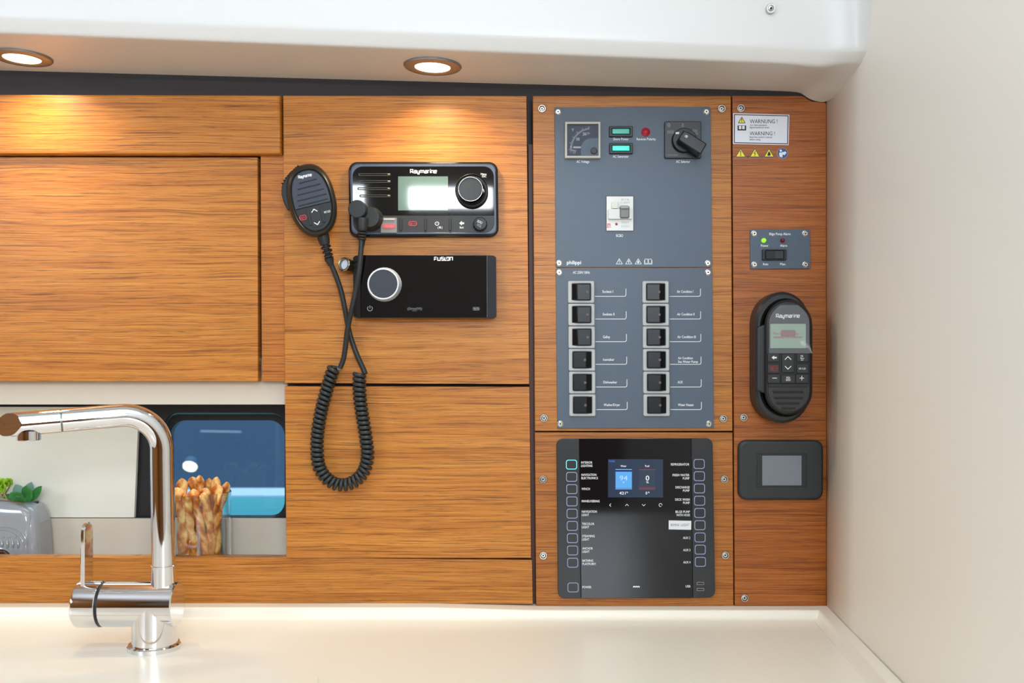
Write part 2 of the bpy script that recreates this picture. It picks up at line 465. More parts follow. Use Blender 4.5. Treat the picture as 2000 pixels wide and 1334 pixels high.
# outside the window: boat hall
ext_blue = mat('hall_blue_wall', (66, 98, 128), .6, mottle=.12)
eb = add('wall_outside', box(-2.6, .3, 3.0, 3.05, -3, 1.2), ext_blue, kind='structure', flat=True)
hu = root('boat_hull', 'pale turquoise hull of a boat outside the cabin window', 'boat', (-.8, 1.5, -1.2))
def hull(zt, zb, r):
    V = []; Fc = []; n = 20
    prof = [(-.20, zt), (-.202, zt-.03), (-.20, zb), (-.18, -1.2), (-.07, -1.2), (-.05, zt)]
    for i in range(n+1):
        X = -2.0+2.1*i/n; b = 0
        for (y, z) in prof: V.append((X, 1.5+y+b, z))
    m = len(prof)
    for i in range(n):
        for j in range(m):
            a = i*m+j; b = i*m+(j+1) % m; Fc.append((a, b, b+m, a+m))
    Fc += [tuple(range(m)), tuple(range(n*m, (n+1)*m))]
    return V, Fc
add('hull', hull(-.362, -.46, 0), mat('turquoise_gelcoat', (96, 205, 222), .5), hu)
add('deck', box(-2.0, .1, 1.302, 1.447, -.3615, -.357), mat('pale_blue_strake', (180, 215, 245), .5), hu)
lw = root('reflected_spot', 'round glowing disc standing in for a lamp reflected in the cabin window', 'reflection', W(372, 909, 1.6))  # lit disc added outside for the reflection of an indoor spotlight
add('lens', lathe(W(372, 909, 1.6), (0, -.72, -.69), [(0, .012), (.012, .012), (.0195, .008), (.021, 0), (0, 0)], 24), mat('reflected_spot_glow', (255, 250, 220), .5, emit=(255, 250, 215), es=1.6), lw)
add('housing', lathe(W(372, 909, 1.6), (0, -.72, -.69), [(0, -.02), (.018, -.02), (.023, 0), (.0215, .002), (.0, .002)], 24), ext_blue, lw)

add('reflected_bar', tube([W(392, 842, 2.9), W(471, 843.5, 2.9)], .0028, 8), mat('pale_reflection', (190, 205, 225), .3), label='thin pale bar standing in for a light reflected in the cabin window', cat='reflected_bar')  # thin tube drawn for a light bar reflected in the window glass
# ------------------------------------------------------------------ counter
zc = W(0, 1210, -.0215).z
def counter():
    # cross-section along y, swept in x: ledge, upstand, cove, counter
    zl = -.3145
    prof = [(.02, zl), (-.0175, zl), (-.0195, zl-.0008), (-.0205, zl-.003), (-.0212, zc+.007), (-.0228, zc+.003), (-.0265, zc+.0006), (-.032, zc), (-.82, zc), (-.83, zc-.003), (-.833, zc-.04), (.02, zc-.04)]
    def xr(y): return .3995+.074*max(y, -.5)-.0005
    V = []; Fc = []; m = len(prof)
    st = [(-1.3, .0034), (-.1, .0034), (.026, .0), (None, .0)]
    for X, up in st:
        for (y, z) in prof: V.append((xr(min(y, 0)) if X is None else X, y, z+(up if z > zl-.002 else (up*.9 if z > zl-.004 else 0))))
    for i in range(3):
        for j in range(m):
            a = i*m+j; b = i*m+(j+1) % m; Fc.append((a, b, b+m, a+m))
    Fc += [tuple(range(m)), tuple(range(3*m, 4*m))]
    return V, Fc
add('countertop', counter(), counterm, label='cream solid-surface galley countertop below the teak panels', cat='countertop', sharp=60)
# upstand strip along the right wall
def trimr():
    zl = -.3145; V = []; Fc = []
    def P(y, d, z): return (.3995+.074*y-d, y, z)
    prof = [(0, zc-.002), (0, zl+.0003), (.0130, zl+.0003), (.0146, zl-.001), (.0152, zl-.003), (.0160, zc+.005), (.0185, zc+.0012), (.023, zc+.0002)]
    m = len(prof)
    ysl = [.02, -.5]
    for y in ysl:
        for d, z in prof: V.append(P(y, d, z))
    for j in range(m): a = j; b = (j+1) % m; Fc.append((a, b, b+m, a+m))
    Fc += [tuple(range(m)), tuple(range(m, 2*m))]
    return V, Fc
add('trim_4', trimr(), counterm, kind='structure', sharp=60)
# flush sink cover, lower left
def P2(px, z, y): return (px-1000)*(D+y)/F
sy0 = zc*F/(700-1304)-D
r_ = .05; xR = (640-1000)*(D+sy0)/F
ol = []
for (cx, cy, a0) in ((xR-r_, sy0-r_, 90),):
    for k in range(9): a = math.radians(a0-90*k/8); ol.append((cx+r_*math.cos(a), cy+r_*math.sin(a)))
ol = [(-1.1, sy0)] + ol + [(xR, -.72), (-1.1, -.72)]
def slab(ol, z0, z1, bev):
    n = len(ol); V = []; Fc = []
    for pts, z in ((ol, z0), (ol, z1-bev), (offs(ol, bev), z1)): V += [(x, y, z) for x, y in pts]
    for j in range(2):
        for i in range(n): a = j*n+i; b = j*n+(i+1) % n; Fc.append((a, b, b+n, a+n))
    Fc += [tuple(range(2*n, 3*n)), tuple(reversed(range(n)))]
    return V, Fc
add('sink_cover', slab(ol, zc+.0001, zc+.0016, .0012), counterm, label='flush cream sink cover with a rounded corner in front of the tap', cat='sink cover')

# ------------------------------------------------------------------ teak boards
def board(name, q, yf, th, m, label, cat, r=0, bev=.0012, screws=(), loc=None):
    rt = root(name, label, cat, W(sum(p[0] for p in q)/len(q), max(p[1] for p in q), yf))
    add('panel', plate(rq(q, r, 4) if r else q, yf, yf+th, bev, 2), m, rt)
    for (sx, sy) in screws: screw(rt, sx, sy, yf)
    return rt
def screw(rt, sx, sy, yf, R=8.2):
    s = add('washer', knob(sx, sy, [(R, yf), (R, yf-.0008), (R*.86, yf-.0019), (R*.70, yf-.0019), (R*.64, yf-.0009), (R*.60, yf-.0004)], 24), steel, rt)
    h = knob(sx, sy, [(R*.60, yf-.0003), (R*.56, yf-.0014), (R*.42, yf-.0020), (R*.21, yf-.0020)], 20)
    sp = knob(sx, sy, [(R*.21, yf-.0020), (R*.18, yf-.0008), (0, yf-.0008)], 6)
    add('screw', h, steel, s)
    add('socket', sp, black, s)
EDGE = .018
board('fascia_panel', [(-200, 182.5), (547, 185), (548, 300.5), (-200, 301)], -.006, .018, teak(1, 1.0), 'long narrow teak panel below the soffit, over the wide locker door', 'panel', bev=.004)
board('locker_door', [(-200, 306), (503, 307), (504, 745), (-200, 745)], .004, .016, teak(2, 1.0), 'wide teak locker door beside the hanging microphone', 'door', bev=.0015)
board('filler_panel', [(508.5, 303), (556, 303.5), (560, 745), (511, 745)], .0065, .014, teak(3, .97, .04), 'narrow vertical teak strip between the wide locker door and the radio door', 'panel')
board('locker_door', [(552.5, 186.5), (1028.5, 187), (1034, 750.5), (556, 748.5)], 0, .019, teak(4, 1.0), 'tall teak door carrying the marine radio and the stereo', 'door')
board('locker_door', [(556, 754.5), (1034, 755.5), (1037.5, 1090), (559, 1090)], 0, .019, teak(5, 1.0), 'lower teak door behind the coiled microphone cord', 'door')
rail = board('counter_board', [(-200, 1087.5), (558, 1089), (1039, 1093.5), (1041, 1180), (-200, 1178)], .0008, .018, teak(6, .97), 'long horizontal teak rail running behind the tap above the counter', 'panel')
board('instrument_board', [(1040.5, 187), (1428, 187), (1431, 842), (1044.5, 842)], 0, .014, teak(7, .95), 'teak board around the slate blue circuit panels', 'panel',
      screws=[(1058.5, 212.5), (1409.5, 212.5), (1062.5, 816.5), (1412.5, 817.5)])
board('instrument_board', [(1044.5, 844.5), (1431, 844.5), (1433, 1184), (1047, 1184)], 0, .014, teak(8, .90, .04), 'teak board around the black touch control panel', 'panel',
      screws=[(1060.5, 936), (1414.5, 936), (1061, 1085), (1416.5, 1084.5)])
rb = [(1430.3, 187), (1560, 187), (1567, 187.6), (1573, 190), (1579, 194.5), (1587, 197.8), (1598, 198.6), (1609, 199), (1613.5, 201.5), (1614.5, 206), (1614.5, 1183.5), (1435, 1184)]
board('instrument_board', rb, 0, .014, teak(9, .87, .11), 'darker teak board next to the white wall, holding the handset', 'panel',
      screws=[(1446.8, 211.5), (1452.3, 815.5), (1454.3, 1168)])

# niche shelf and side cheek
shz = -.2745
add('niche_shelf', box(-.95, -.292, .019, .093, shz-.012, shz), beige, label='beige shelf inside the niche under the locker door', cat='shelf', flat=True)
bp = root('blind_panel', 'cream sliding panel covering the left part of the cabin window', 'panel', W(100, 1012, .1))
add('panel', plate([(-240, 795), (271, 795.5), (262, 1011), (-240, 1011)], .098, .104, .001, 2), mat('cream_board', (226, 220, 202), .5), bp)

# ------------------------------------------------------------------ spotlights and the fascia screw
def spot(px, py, label, power):
    def zs(X): return .3645-.0265*(X+.65)/1.01
    X = (px-1000)*.00062
    for _ in range(5):
        z = zs(X); y = z*F/(700-py)-D; X = (px-1000)*(D+y)/F
    c = Vector((X, y, z)); nrm = Vector((-.0262, 0, -1)).normalized()
    rt = root('spotlight', label, 'light', c, 'recessed spotlights in the soffit')
    R = .0345
    add('bezel', lathe(c, nrm, [(R, -.001), (R, .0012), (R*.97, .0026), (R*.82, .0036), (R*.66, .0034), (R*.62, .0024), (R*.62, -.001)], 48), satin, rt)
    add('lens', lathe(c, nrm, [(R*.61, .0), (R*.61, .0022), (0, .0024)], 40), lamp, rt)
    l = area('spot_lamp', c+nrm*.0035, (0, math.radians(-1.5), 0), .034, .034, power, (1.0, .81, .50), 'DISK')
    l.data.spread = math.radians(142); l.parent = rt; l.location = nrm*.0035
    return rt
spot(845, 128, 'round recessed spotlight above the marine radio', .47)
spot(43, 111, 'round recessed spotlight above the wide locker door, cut by the picture edge', .47)
fs = root('screw', 'single round screw in the white fascia above the panels', 'screw', W(1505, 17, -.125))
def fsy(px, py):  # fascia depth there
    return -.1345
c = W(1505, 17, -.1290)
add('washer', lathe(c, (0, -1, -.12), [(.0055, -.003), (.0057, .0008), (.0048, .0022), (.0036, .0022), (.0033, .0008), (.0030, .0006)], 24), steel, fs)
add('screw_head', lathe(c, (0, -1, -.12), [(.0031, .0002), (.0029, .0018), (.0014, .0022)], 20), steel, fs)
add('socket', lathe(c, (0, -1, -.12), [(.0014, .0022), (.0012, .001), (0, .001)], 6), black, fs)
# ------------------------------------------------------------------ marine radio
def sub(px, py, r, yb, yf, m, parent, name='button', bev=.0004, n=20):
    return add(name, plate(circ(px, py, r, n), yf, yb, bev, 2), m, parent)
vr = root('marine_radio', 'black marine VHF radio with a greenish screen, on the tall teak door', 'radio', W(826, 463, 0))
q = [(680, 315.5), (972, 315.5), (974, 462), (682, 463)]
add('housing', plate(rq(q, 17, 8), -.009, 0, .003, 4), mat('gloss_graphite', (20, 22, 28), .12), vr)
q1 = [(685, 320.5), (968, 320.5), (970, 457.5), (687, 458)]; q2 = [(689, 326), (963.5, 326), (965, 453.5), (690.5, 453.5)]
add('bezel', ringplate(rq(q1, 14, 8), rq(q2, 19, 8), -.0108, -.006, .0008), mat('blue_grey_gloss', (74, 82, 98), .18), vr)
add('faceplate', plate(rq([(688.5, 325), (964, 325), (965, 420.5), (689.5, 420.5)], [19, 19, 0, 0], 8), -.0104, -.006), gloss, vr)
add('button_bar', plate(rq([(689.5, 421), (965, 421), (965.5, 454), (690.5, 454)], [0, 0, 17, 17], 8), -.0102, -.006), mat('warm_black_plastic', (37, 35, 30), .4), vr)
for i, (a, b) in enumerate(((701, 341), (703, 354.5), (699, 368.5), (703, 382.5))):
    s = add('speaker_slot', ringplate(rr(a-1, b-2.6, 762.5, b+2.6, 2, 3), rr(a+1, b-1.0, 760.5, b+1.0, .8, 3), -.0112, -.0100, .0002), mat('slot_rim', (58, 54, 46), .3), vr)
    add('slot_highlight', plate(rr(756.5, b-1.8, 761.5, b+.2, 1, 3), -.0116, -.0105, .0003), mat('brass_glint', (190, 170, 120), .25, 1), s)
add('screen', plate(rr(777.5, 344.5, 875, 411, 1, 2), -.0108, -.010), lcd, vr)
kb = add('tuning_knob', knob(921, 371.5, [(31.5, -.0098), (31.5, -.016), (30, -.0175), (27, -.0180), (25.5, -.0260), (24.5, -.0275)], 48), black, vr)
add('knob_ring', knob(921, 371.5, [(31.2, -.0098), (32.2, -.0120), (32.2, -.0136), (31.3, -.0142)], 48), steeld, kb)
add('knob_face', knob(919, 369.5, [(24.5, -.0272), (23.8, -.0282), (22.6, -.0281), (22, -.0274), (0, -.0270)], 48), mat('knob_charcoal', (42, 42, 42), .4), kb)
add('knob_rim', knob(919, 369.5, [(24.2, -.0276), (23.7, -.0284), (23.1, -.0284), (22.7, -.0276)], 48), steel, kb)
vk = add('volume_knob', knob(937.5, 436.5, [(14, -.0095), (13.6, -.019), (12.3, -.0203), (0, -.0208)], 28, .07), black, vr)
print_([('SOU', 932, 431, 942, 436)], -.0211, wprint, vk, angle=25); print_([('VOL', 931, 438, 941, 443)], -.0211, gprint, vk, angle=25)
for x in (783, 831, 879):
    add('button_divider', plate(rr(x-2.6, 425.5, x+2.6, 450.5, 2.5, 4), -.0118, -.010, .0005), black, vr)
    add('divider_groove', wire([(x, 421), (x, 454)], -.01035, 1.2), black, vr, flat=True)
fl = add('distress_flap', plate(rr(743.5, 425, 775, 455, 1, 2), -.0135, -.010, .0005), mat('clear_grey_flap', (118, 116, 112), .2), vr)
add('flap_hinge', plate(rr(749, 426.5, 771, 430, 1, 2), -.0146, -.0134, .0003), alu, fl)
add('distress_button', plate(rr(746.5, 437, 772.5, 446.5, 4.6, 5), -.0140, -.0134, .0002), mat('faded_red', (196, 84, 88), .4), fl)
print_([('Distress', 752, 439.5, 767.5, 443.5)], -.01425, mat('pink_print', (222, 130, 130), .5), fl)
strokes('Raymarine', 801.5, 331, 852.5, 338, -.0107, 1.5, wprint, vr)
print_([('Menu', 939, 338, 950, 341.8), ('DSC', 941.5, 342.6, 950, 346.4)], -.0107, wprint, vr)
print_([('16 / +', 801, 434.5, 812, 439)], -.0105, rprint, vr)
add('button_outline', wire(rr(798.5, 432.5, 814, 440.5, 3.6, 4), -.0105, 1.2, True), rprint, vr, flat=True)
def power(cx, cy, r, y, m, p, w=1.1):
    pts = [(cx+r*math.sin(a), cy-r*math.cos(a)) for a in [math.radians(35+290*k/16) for k in range(17)]]
    return add('power_symbol', join(wire(pts, y, w), wire([(cx, cy-r*1.2), (cx, cy)], y, w)), m, p, flat=True)
power(853.5, 436.5, 3.6, -.0105, wprint, vr)
print_([('(', 855, 442, 856.5, 446), (')', 862.5, 442, 864, 446), ('B', 857.7, 442.3, 861.7, 446)], -.0105, wprint, vr)
add('arrow_symbol', flatpoly([(897, 436), (902, 431.5), (902, 434.3), (906.5, 434.3), (906.5, 437.8), (902, 437.8), (902, 440.5)], -.0105), wprint, vr, flat=True)
print_([('Back', 898, 442.3, 905.8, 446)], -.0105, wprint, vr)

# ------------------------------------------------------------------ stereo
st = root('stereo', 'glossy black boat stereo with a silver ringed knob, below the marine radio', 'stereo', W(830, 621, 0))
def stereo_body():
    yf, yb = -.021, -.0005
    a = [W(705, 498.5, yf), W(951, 498.5, yf), W(951.5, 620.5, yf), W(705.5, 620.5, yf)]
    L = [W(690, 501, -.012), W(690.5, 617.5, -.012)]; R = [W(969, 502, -.012), W(969.5, 617.5, -.012)]
    return a, L, R, yf, yb
a, L_, R_, yf, yb = stereo_body()
add('front_glass', plate(rq([(704, 498), (952, 498), (952.5, 621), (704.5, 621)], .8, 2), -.021, -.001, .0006, 2), gloss, st)
def cheek(pts, flip):
    V = [tuple(p) for p in pts]; B = [(p[0], -.0004, p[2]) for p in V]; n = len(V); Fc = [tuple(range(n)), tuple(reversed(range(n, 2*n)))]
    for i in range(n): Fc.append((i, (i+1) % n, (i+1) % n+n, i+n))
    return V+B, Fc
add('side_cheek', cheek([W(952.5, 498.4, -.0205), W(964, 499.5, -.016), W(968.8, 502.5, -.0125), W(969.4, 617.5, -.0125), W(965, 620, -.016), W(953, 620.8, -.0205)], 0), graphite, st, sharp=50)
add('side_cheek', cheek([W(703.6, 498.4, -.0205), W(694, 499.5, -.016), W(689.6, 502.5, -.0125), W(690.4, 617.5, -.0125), W(694.6, 620, -.016), W(704.2, 620.8, -.0205)], 0), mat('dark_graphite', (30, 31, 33), .4), st, sharp=50)
k2 = add('volume_knob', knob(748.5, 554.5, [(33.4, -.020), (33.6, -.023), (32.8, -.0255), (31.6, -.0325), (30.4, -.034), (28.2, -.034), (27.4, -.0328)], 60, .008), mat('bright_silver', (222, 224, 228), .3, .35), st)
add('knob_face', knob(748.5, 554.5, [(27.6, -.0326), (27.4, -.0336), (0, -.0336)], 48), mat('knob_navy', (46, 49, 57), .5), k2)
strokes('FUSION', 848.3, 502.4, 883.8, 508.6, -.0212, 1.7, wprint, st, gap=.4)
power(722.5, 602.5, 4.8, -.0212, gprint, st, 1.1)
print_([('((SiriusXM))', 795.5, 600.5, 824.5, 605)], -.0212, mat('dim_print', (110, 110, 108), .6), st)
print_([('READY', 805, 606.3, 815, 608)], -.0212, mat('dim_print', (110, 110, 108), .6), st)
add('badge_outline', wire(rr(923.5, 600, 936.5, 606, 2.5, 4), -.0212, .8, True), mat('dim_print', (110, 110, 108), .6), st, flat=True)
print_([('Wi', 925, 601.2, 929.6, 605, .03), ('Fi', 931, 601.2, 935, 605, .02)], -.0212, gprint, st)

# ------------------------------------------------------------------ fist microphone with coiled cord
fm = root('fist_microphone', 'black hand microphone with a coiled cord, hanging on the radio door', 'microphone', W(609, 465, -.008))
MC = (609, 392); MA = -13.5
def ml(u, v): return rot([(MC[0]+u, MC[1]+v)], MC[0], MC[1], MA)[0]
def egg(hw, hl, top=1.0, n=44, dv=0, e=2.4, du=0):
    out = []
    for k in range(n):
        a = 2*PI*k/n; c, s = math.cos(a), math.sin(a)
        x = hw*math.copysign(abs(c)**(2/e), c); v = hl*math.copysign(abs(s)**(2/e), s)
        x *= 1-.10*max(0, v/hl)**2
        out.append(ml(x+du, v+dv))
    return out
def eggbody(levels):
    V = []; Fc = []; n = 44
    for hw, hl, y in levels:
        V += [tuple(W(a, b, y)) for a, b in egg(hw, hl)]
    for j in range(len(levels)-1):
        for i in range(n): a = j*n+i; b = j*n+(i+1) % n; Fc.append((a, b, b+n, a+n))
    Fc += [tuple(reversed(range(n))), tuple(range((len(levels)-1)*n, len(levels)*n))]
    return V, Fc
add('housing', eggbody([(40, 62, -.009), (45, 69, -.013), (47, 72, -.021), (47, 72.5, -.031), (45.5, 71, -.037), (42.5, 67.5, -.0405), (39.5, 64, -.0418), (37.3, 61.5, -.0405), (36.5, 60.5, -.0392)]), mat('warm_black_rubber', (36, 34, 30), .36), fm)
add('hanging_stud', knob(612, 398, [(9, -.0), (9, -.002), (6, -.003), (6, -.010), (0, -.010)], 24), steel, fm)
def facepart(vmin, vmax, hw=35.5, hl=59.5, n=14):
    """slice of the egg between two local v values"""
    left = []; right = []
    for k in range(n+1):
        v = vmin+(vmax-vmin)*k/n; t = min(1, abs(v)/hl)
        x = hw*(1-t**2.4)**(1/2.4)*(1-.10*max(0, v/hl)**2)
        left.append(ml(-x, v)); right.append(ml(x, v))
    return right+list(reversed(left))
add('grille_plate', plate(facepart(-59, 9.5), -.0412, -.039, .0005, 2), mat('slate_plastic', (55, 60, 70), .5), fm)
for i, (u0, u1, v) in enumerate(((-16, 19, -39), (-22, 24, -28), (-25, 28, -17), (-28, 31, -6), (-28, 31, 4))):
    pts = [ml(u0, v-1), ml(u1, v-1.5), ml(u1, v+.6), ml(u0, v+1.1)]
    add('grille_slot', plate(pts, -.0419, -.0410, .0002, 1), black, fm)
add('keypad', plate(facepart(10.5, 59), -.0410, -.039, .0005, 2), mat('keypad_black', (30, 30, 30), .4), fm)
for u in (-13, 13.5):
    pts = [ml(u-2.6, 16), ml(u+2.6, 16), ml(u+2.6, 47), ml(u-2.6, 47)]
    add('key_ridge', plate(rq(pts, 2.4, 4), -.0424, -.040, .0006, 2), black, fm)
pts = [ml(-9.5, 13), ml(9.5, 13), ml(9.5, 52), ml(-9.5, 52)]
ck = add('channel_key', plate(rq(pts, 2, 3), -.0416, -.040, .0004, 2), mat('key_black', (36, 36, 35), .42), fm)
add('arrow_symbol', join(wire([ml(-5.8, 22.5), ml(0, 17), ml(5.8, 22.5)], -.0420, 1.6), wire([ml(-5.8, 42.5), ml(0, 48), ml(5.8, 42.5)], -.0420, 1.6)), wprint, ck, flat=True)
print_([('16/+', 586, 423, 597, 427.2)], -.0414, rprint, fm, angle=-12)
add('key_outline', wire(rot(rr(585, 420.6, 598.5, 429.4, 4, 4), 592, 425, -13), -.0414, 1.3, True), rprint, fm, flat=True)
print_([('HI / LO', 633, 411.3, 645, 415.5)], -.0414, wprint, fm, angle=-13)
strokes('Raymarine', 582.5, 341, 608.5, 346.2, -.0417, 1.1, wprint, fm, angle=-11)
pl_ = [ml(-40, -56), ml(-30, -64), ml(-15, -72), ml(-9, -74), ml(-8, -66), ml(-28, -52), ml(-37, -38), ml(-41, -20), ml(-42, 8), ml(-51, 6), ml(-54.5, -8), ml(-55.5, -26), ml(-51, -42)]
ptt = add('talk_button', plate(pl_, -.032, -.018, .002, 3), mat('button_black', (30, 29, 27), .5), fm)
for k in range(9):
    t = k/8; A = ml(-49+38*t, -47-26*t**.8); 
    add('grip_rib', plate(circ(A[0], A[1], 1.4, 8), -.0335, -.030, .0004, 1), black, ptt)
# strain relief under the microphone
sr = [(631, 462, -.026), (635, 476, -.0255)]
P0 = W(631, 459, -.026); P1 = W(637, 486, -.024)
add('strain_relief', tube([W(630, 457, -.027), W(632.5, 468, -.0265), W(635, 478, -.026)], [.0078, .0074, .0060], 14), rubber, fm)
add('relief_neck', tube([W(635, 476, -.026), W(639, 492, -.024), W(643, 505, -.022)], .0036, 12), rubber, fm)
for (x, y_, r) in ((636.5, 483, .0066), (639.5, 491, .0063), (641.5, 499, .0058)):
    a = W(x-.8, y_-2.3, -.025); b = W(x+.8, y_+2.0, -.024)
    add('relief_ring', tube([a, a.lerp(b, .2), a.lerp(b, .8), b], [r*.8, r, r, r*.8], 14), rubber, fm)
add('relief_ring', tube([W(642, 503, -.023), W(643.5, 508, -.022), W(647, 519, -.021)], [.0058, .0056, .0034], 14), rubber, fm)
cordL = [(645, 512, -.021), (657, 541, -.018), (667, 572, -.0155), (674, 605, -.0135), (680, 638, -.0095), (688, 668, -.0085), (699, 697, -.0095), (709, 719, -.0105), (713.5, 730, -.012)]
cordR = [(706, 466, -.034), (705, 490, -.034), (701, 530, -.0325), (695, 565, -.029), (689, 595, -.0265), (683, 622, -.022), (678, 648, -.018), (675, 675, -.015), (671, 700, -.0130), (664, 719, -.012)]
add('cord', tube(smooth_path([W(*p) for p in cordL], 6), .0032, 12), rubber, fm)
add('cord', tube(smooth_path([W(*p) for p in cordR], 6), .0032, 12), rubber, fm)
coil = [(653, 716), (643, 745), (633, 780), (625, 815), (620, 850), (619.5, 885), (624, 913), (639, 935), (659, 946), (680, 945.5), (700, 934), (713, 915), (718, 890), (715.5, 860), (710, 825), (704.5, 790), (702, 760), (702, 730)]
def coil_geo():
    cp = smooth_path([W(x, y, -.0135) for x, y in coil], 40)
    # resample by arc length
    Ls = [0]
    for a, b in zip(cp, cp[1:]): Ls.append(Ls[-1]+(b-a).length)
    turns = 54; per = 18; n = turns*per; out = []; j = 0; yv = Vector((0, 1, 0))
    for i in range(n+1):
        s = Ls[-1]*i/n
        while j < len(Ls)-2 and Ls[j+1] < s: j += 1
        t = (s-Ls[j])/max(1e-9, Ls[j+1]-Ls[j]); p = cp[j].lerp(cp[j+1], t); d = (cp[j+1]-cp[j]).normalized()
        side = d.cross(yv).normalized(); a = 2*PI*i/per; R = .0062
        out.append(p+side*R*math.cos(a)+yv*R*math.sin(a))
    return out
add('coiled_cord', tube(coil_geo(), .00265, 8), mat('coil_rubber', (38, 42, 41), .38), fm, sharp=80)
# right-angle plug on the radio socket
pg = add('plug', knob(721.5, 424, [(23, -.0105), (23, -.016), (21, -.020), (21, -.028), (19, -.030), (0, -.030)], 32), rubber, fm, label='right-angled plug in the radio socket')
add('plug_head', lathe(W(709, 418, -.0)+Vector((0, 0, 0)), (-.02, -1, 0), [(.0112, .024), (.0114, .034), (.0112, .0415), (.0102, .0428), (0, .0430)], 30), rubber, pg)
add('plug_boot', tube([W(708.5, 426, -.036), W(707.5, 442, -.036), W(707, 450, -.036)], [.0072, .0068, .0058], 14), rubber, pg)
for yy in (450.5, 456, 461.5, 467):
    a = W(706.8, yy-1.6, -.035); b = W(706.5, yy+1.6, -.035)
    add('boot_ring', tube([a, a.lerp(b, .25), a.lerp(b, .75), b], [.0046, .0056, .0056, .0046], 14), rubber, pg)

# metal dust cap hanging beside the stereo
dc = root('socket_cap', 'small round metal socket cap hanging beside the stereo', 'cap', W(676, 533, -.012))
cc = W(679, 518.5, -.0135); ax = Vector((-.45, -.85, .12))
add('shell', lathe(cc, ax, [(.0, -.009), (.0080, -.009), (.0086, -.0075), (.0086, .003), (.0092, .004), (.0092, .0078), (.0082, .0088), (.0070, .0085), (.0066, .004), (0, .0036)], 28, .05), mat('dull_brass', (150, 138, 112), .28, 1), dc)
add('inner_disc', lathe(cc, ax, [(.0064, .0036), (.0063, .0048), (0, .0052)], 24), mat('pale_pearl', (200, 206, 212), .25), dc)
add('strap', tube(smooth_path([W(690, 513, -.012), W(697, 508, -.0225), W(706, 494, -.0245), W(711, 476, -.018), W(714, 455, -.012)], 6), .0009, 8), black, dc)

# ------------------------------------------------------------------ slate circuit panels
def pscrew(rt, x, y, yf):
    s = add('screw', knob(x, y, [(6.0, yf), (6.0, yf-.0002), (5.1, yf-.0004), (5.0, yf-.0012), (4.0, yf-.0018), (1.6, yf-.0018)], 20), steel, rt)
    add('socket', knob(x, y, [(1.6, yf-.0018), (1.3, yf-.0008), (0, yf-.0008)], 6), black, s)
def thin(m): return m
YP = -.0022
ap = root('meter_panel', 'upper slate blue circuit panel with voltmeter and rotary selector', 'control panel', W(1237, 523, 0))
add('faceplate', plate(rq([(1083, 209.5), (1388, 209), (1391, 522), (1085.5, 522.3)], 3, 4), YP, -.0001, .0005, 2), slate, ap)
for p in ((1090, 218), (1380, 218), (1092, 514), (1383, 514)): pscrew(ap, p[0], p[1], YP)
T = YP-.00012
vm = add('voltmeter', ringplate(rr(1103.5, 237.5, 1173, 308.5, 1.2, 2), rr(1108, 242, 1168.8, 304, .6, 2), -.009, YP, .0006), mat('meter_frame', (178, 174, 162), .35, .0), ap)
add('dial', plate(rr(1107, 241, 1170, 305), -.005, -.0025), mat('dial_dark', (74, 74, 84), .45), vm)
cc_ = [(1169.3, 269.5), (1169.3, 304.3), (1134.5, 304.3)] + [(1169-34.5*math.cos(math.radians(a)), 304-34.5*math.sin(math.radians(a))) for a in range(0, 91, 9)]
cc_ = [(1169.3, 304.3)] + [(1134.5, 304.3)] + [(1134.5, 290)] + [(1134.5+20*(1-math.cos(math.radians(a))), 290-20*math.sin(math.radians(a))) for a in range(9, 91, 9)] + [(1169.3, 269.8)]
add('dial_mask', plate(cc_, -.0062, -.0045, .0002, 1), mat('mask_grey', (112, 120, 130), .4), vm)
add('meter_glass', plate(rr(1107.5, 241.5, 1169.3, 304.5), -.0084, -.0080), mat('meter_glass', (240, 245, 250), .03, trans=1, ior=1.2), vm)
add('adjuster', knob(1160, 294.3, [(6.5, -.0078), (6.3, -.0092), (5.2, -.0098), (0, -.0098)], 20), black, vm)
tk = []
cx, cy = 1156, 291.5
for k in range(26):
    a = math.radians(180-82*k/25); r0 = 39; r1 = 42.5 if k % 5 else 45
    tk.append(wire([(cx+r0*math.cos(a), cy-r0*math.sin(a)*1.0), (cx+r1*math.cos(a), cy-r1*math.sin(a))], -.0051, .9))
add('scale_ticks', join(*tk), wprint, vm, flat=True)['kind'] = 'stuff'
add('needle', plate(rr(1119.5, 286, 1135, 289.2, 1, 2), -.0060, -.0052, .0002, 1), wprint, vm)
print_([('V', 1116.5, 250.5, 1121, 256, .02), ('100', 1125.5, 269, 1132, 274.5, .02), ('200', 1138, 259, 1145.5, 264.5, .02), ('250', 1146.5, 258.5, 1151.5, 262), ('philippi', 1113.5, 292.3, 1125.5, 295.3), ('~ 1,5', 1113.5, 296.5, 1124, 299.8), ('0', 1113.5, 285.5, 1116.5, 289)], -.0052, wprint, vm)
def indicator(x0, y0, col, es, label):
    h = add('indicator_light', ringplate(rr(x0, y0, x0+46, y0+21, 1.5, 3), rr(x0+5, y0+4.5, x0+40.5, y0+16, 1, 3), -.0062, YP, .0006), black, ap, label=label)
    add('well', plate(rr(x0+3, y0+3, x0+43, y0+18), -.0035, YP), black, h)
    add('lens', plate(rr(x0+6, y0+5.2, x0+39.5, y0+15.2, .8, 2), -.0058, -.003, .0006, 2), mat('lens_%d' % col[1], col, .25, emit=col, es=es), h)
indicator(1190, 246, (10, 148, 128), .25, 'rectangular green indicator lamp marked Shore Power')
indicator(1190.3, 279, (8, 196, 172), .55, 'rectangular bright green indicator lamp marked AC Generator')
rl = add('red_light', knob(1262, 256.5, [(8.5, YP), (8.5, YP-.0012), (6.6, YP-.0026), (3.5, YP-.0042), (0, YP-.0047)], 20), redp, ap)
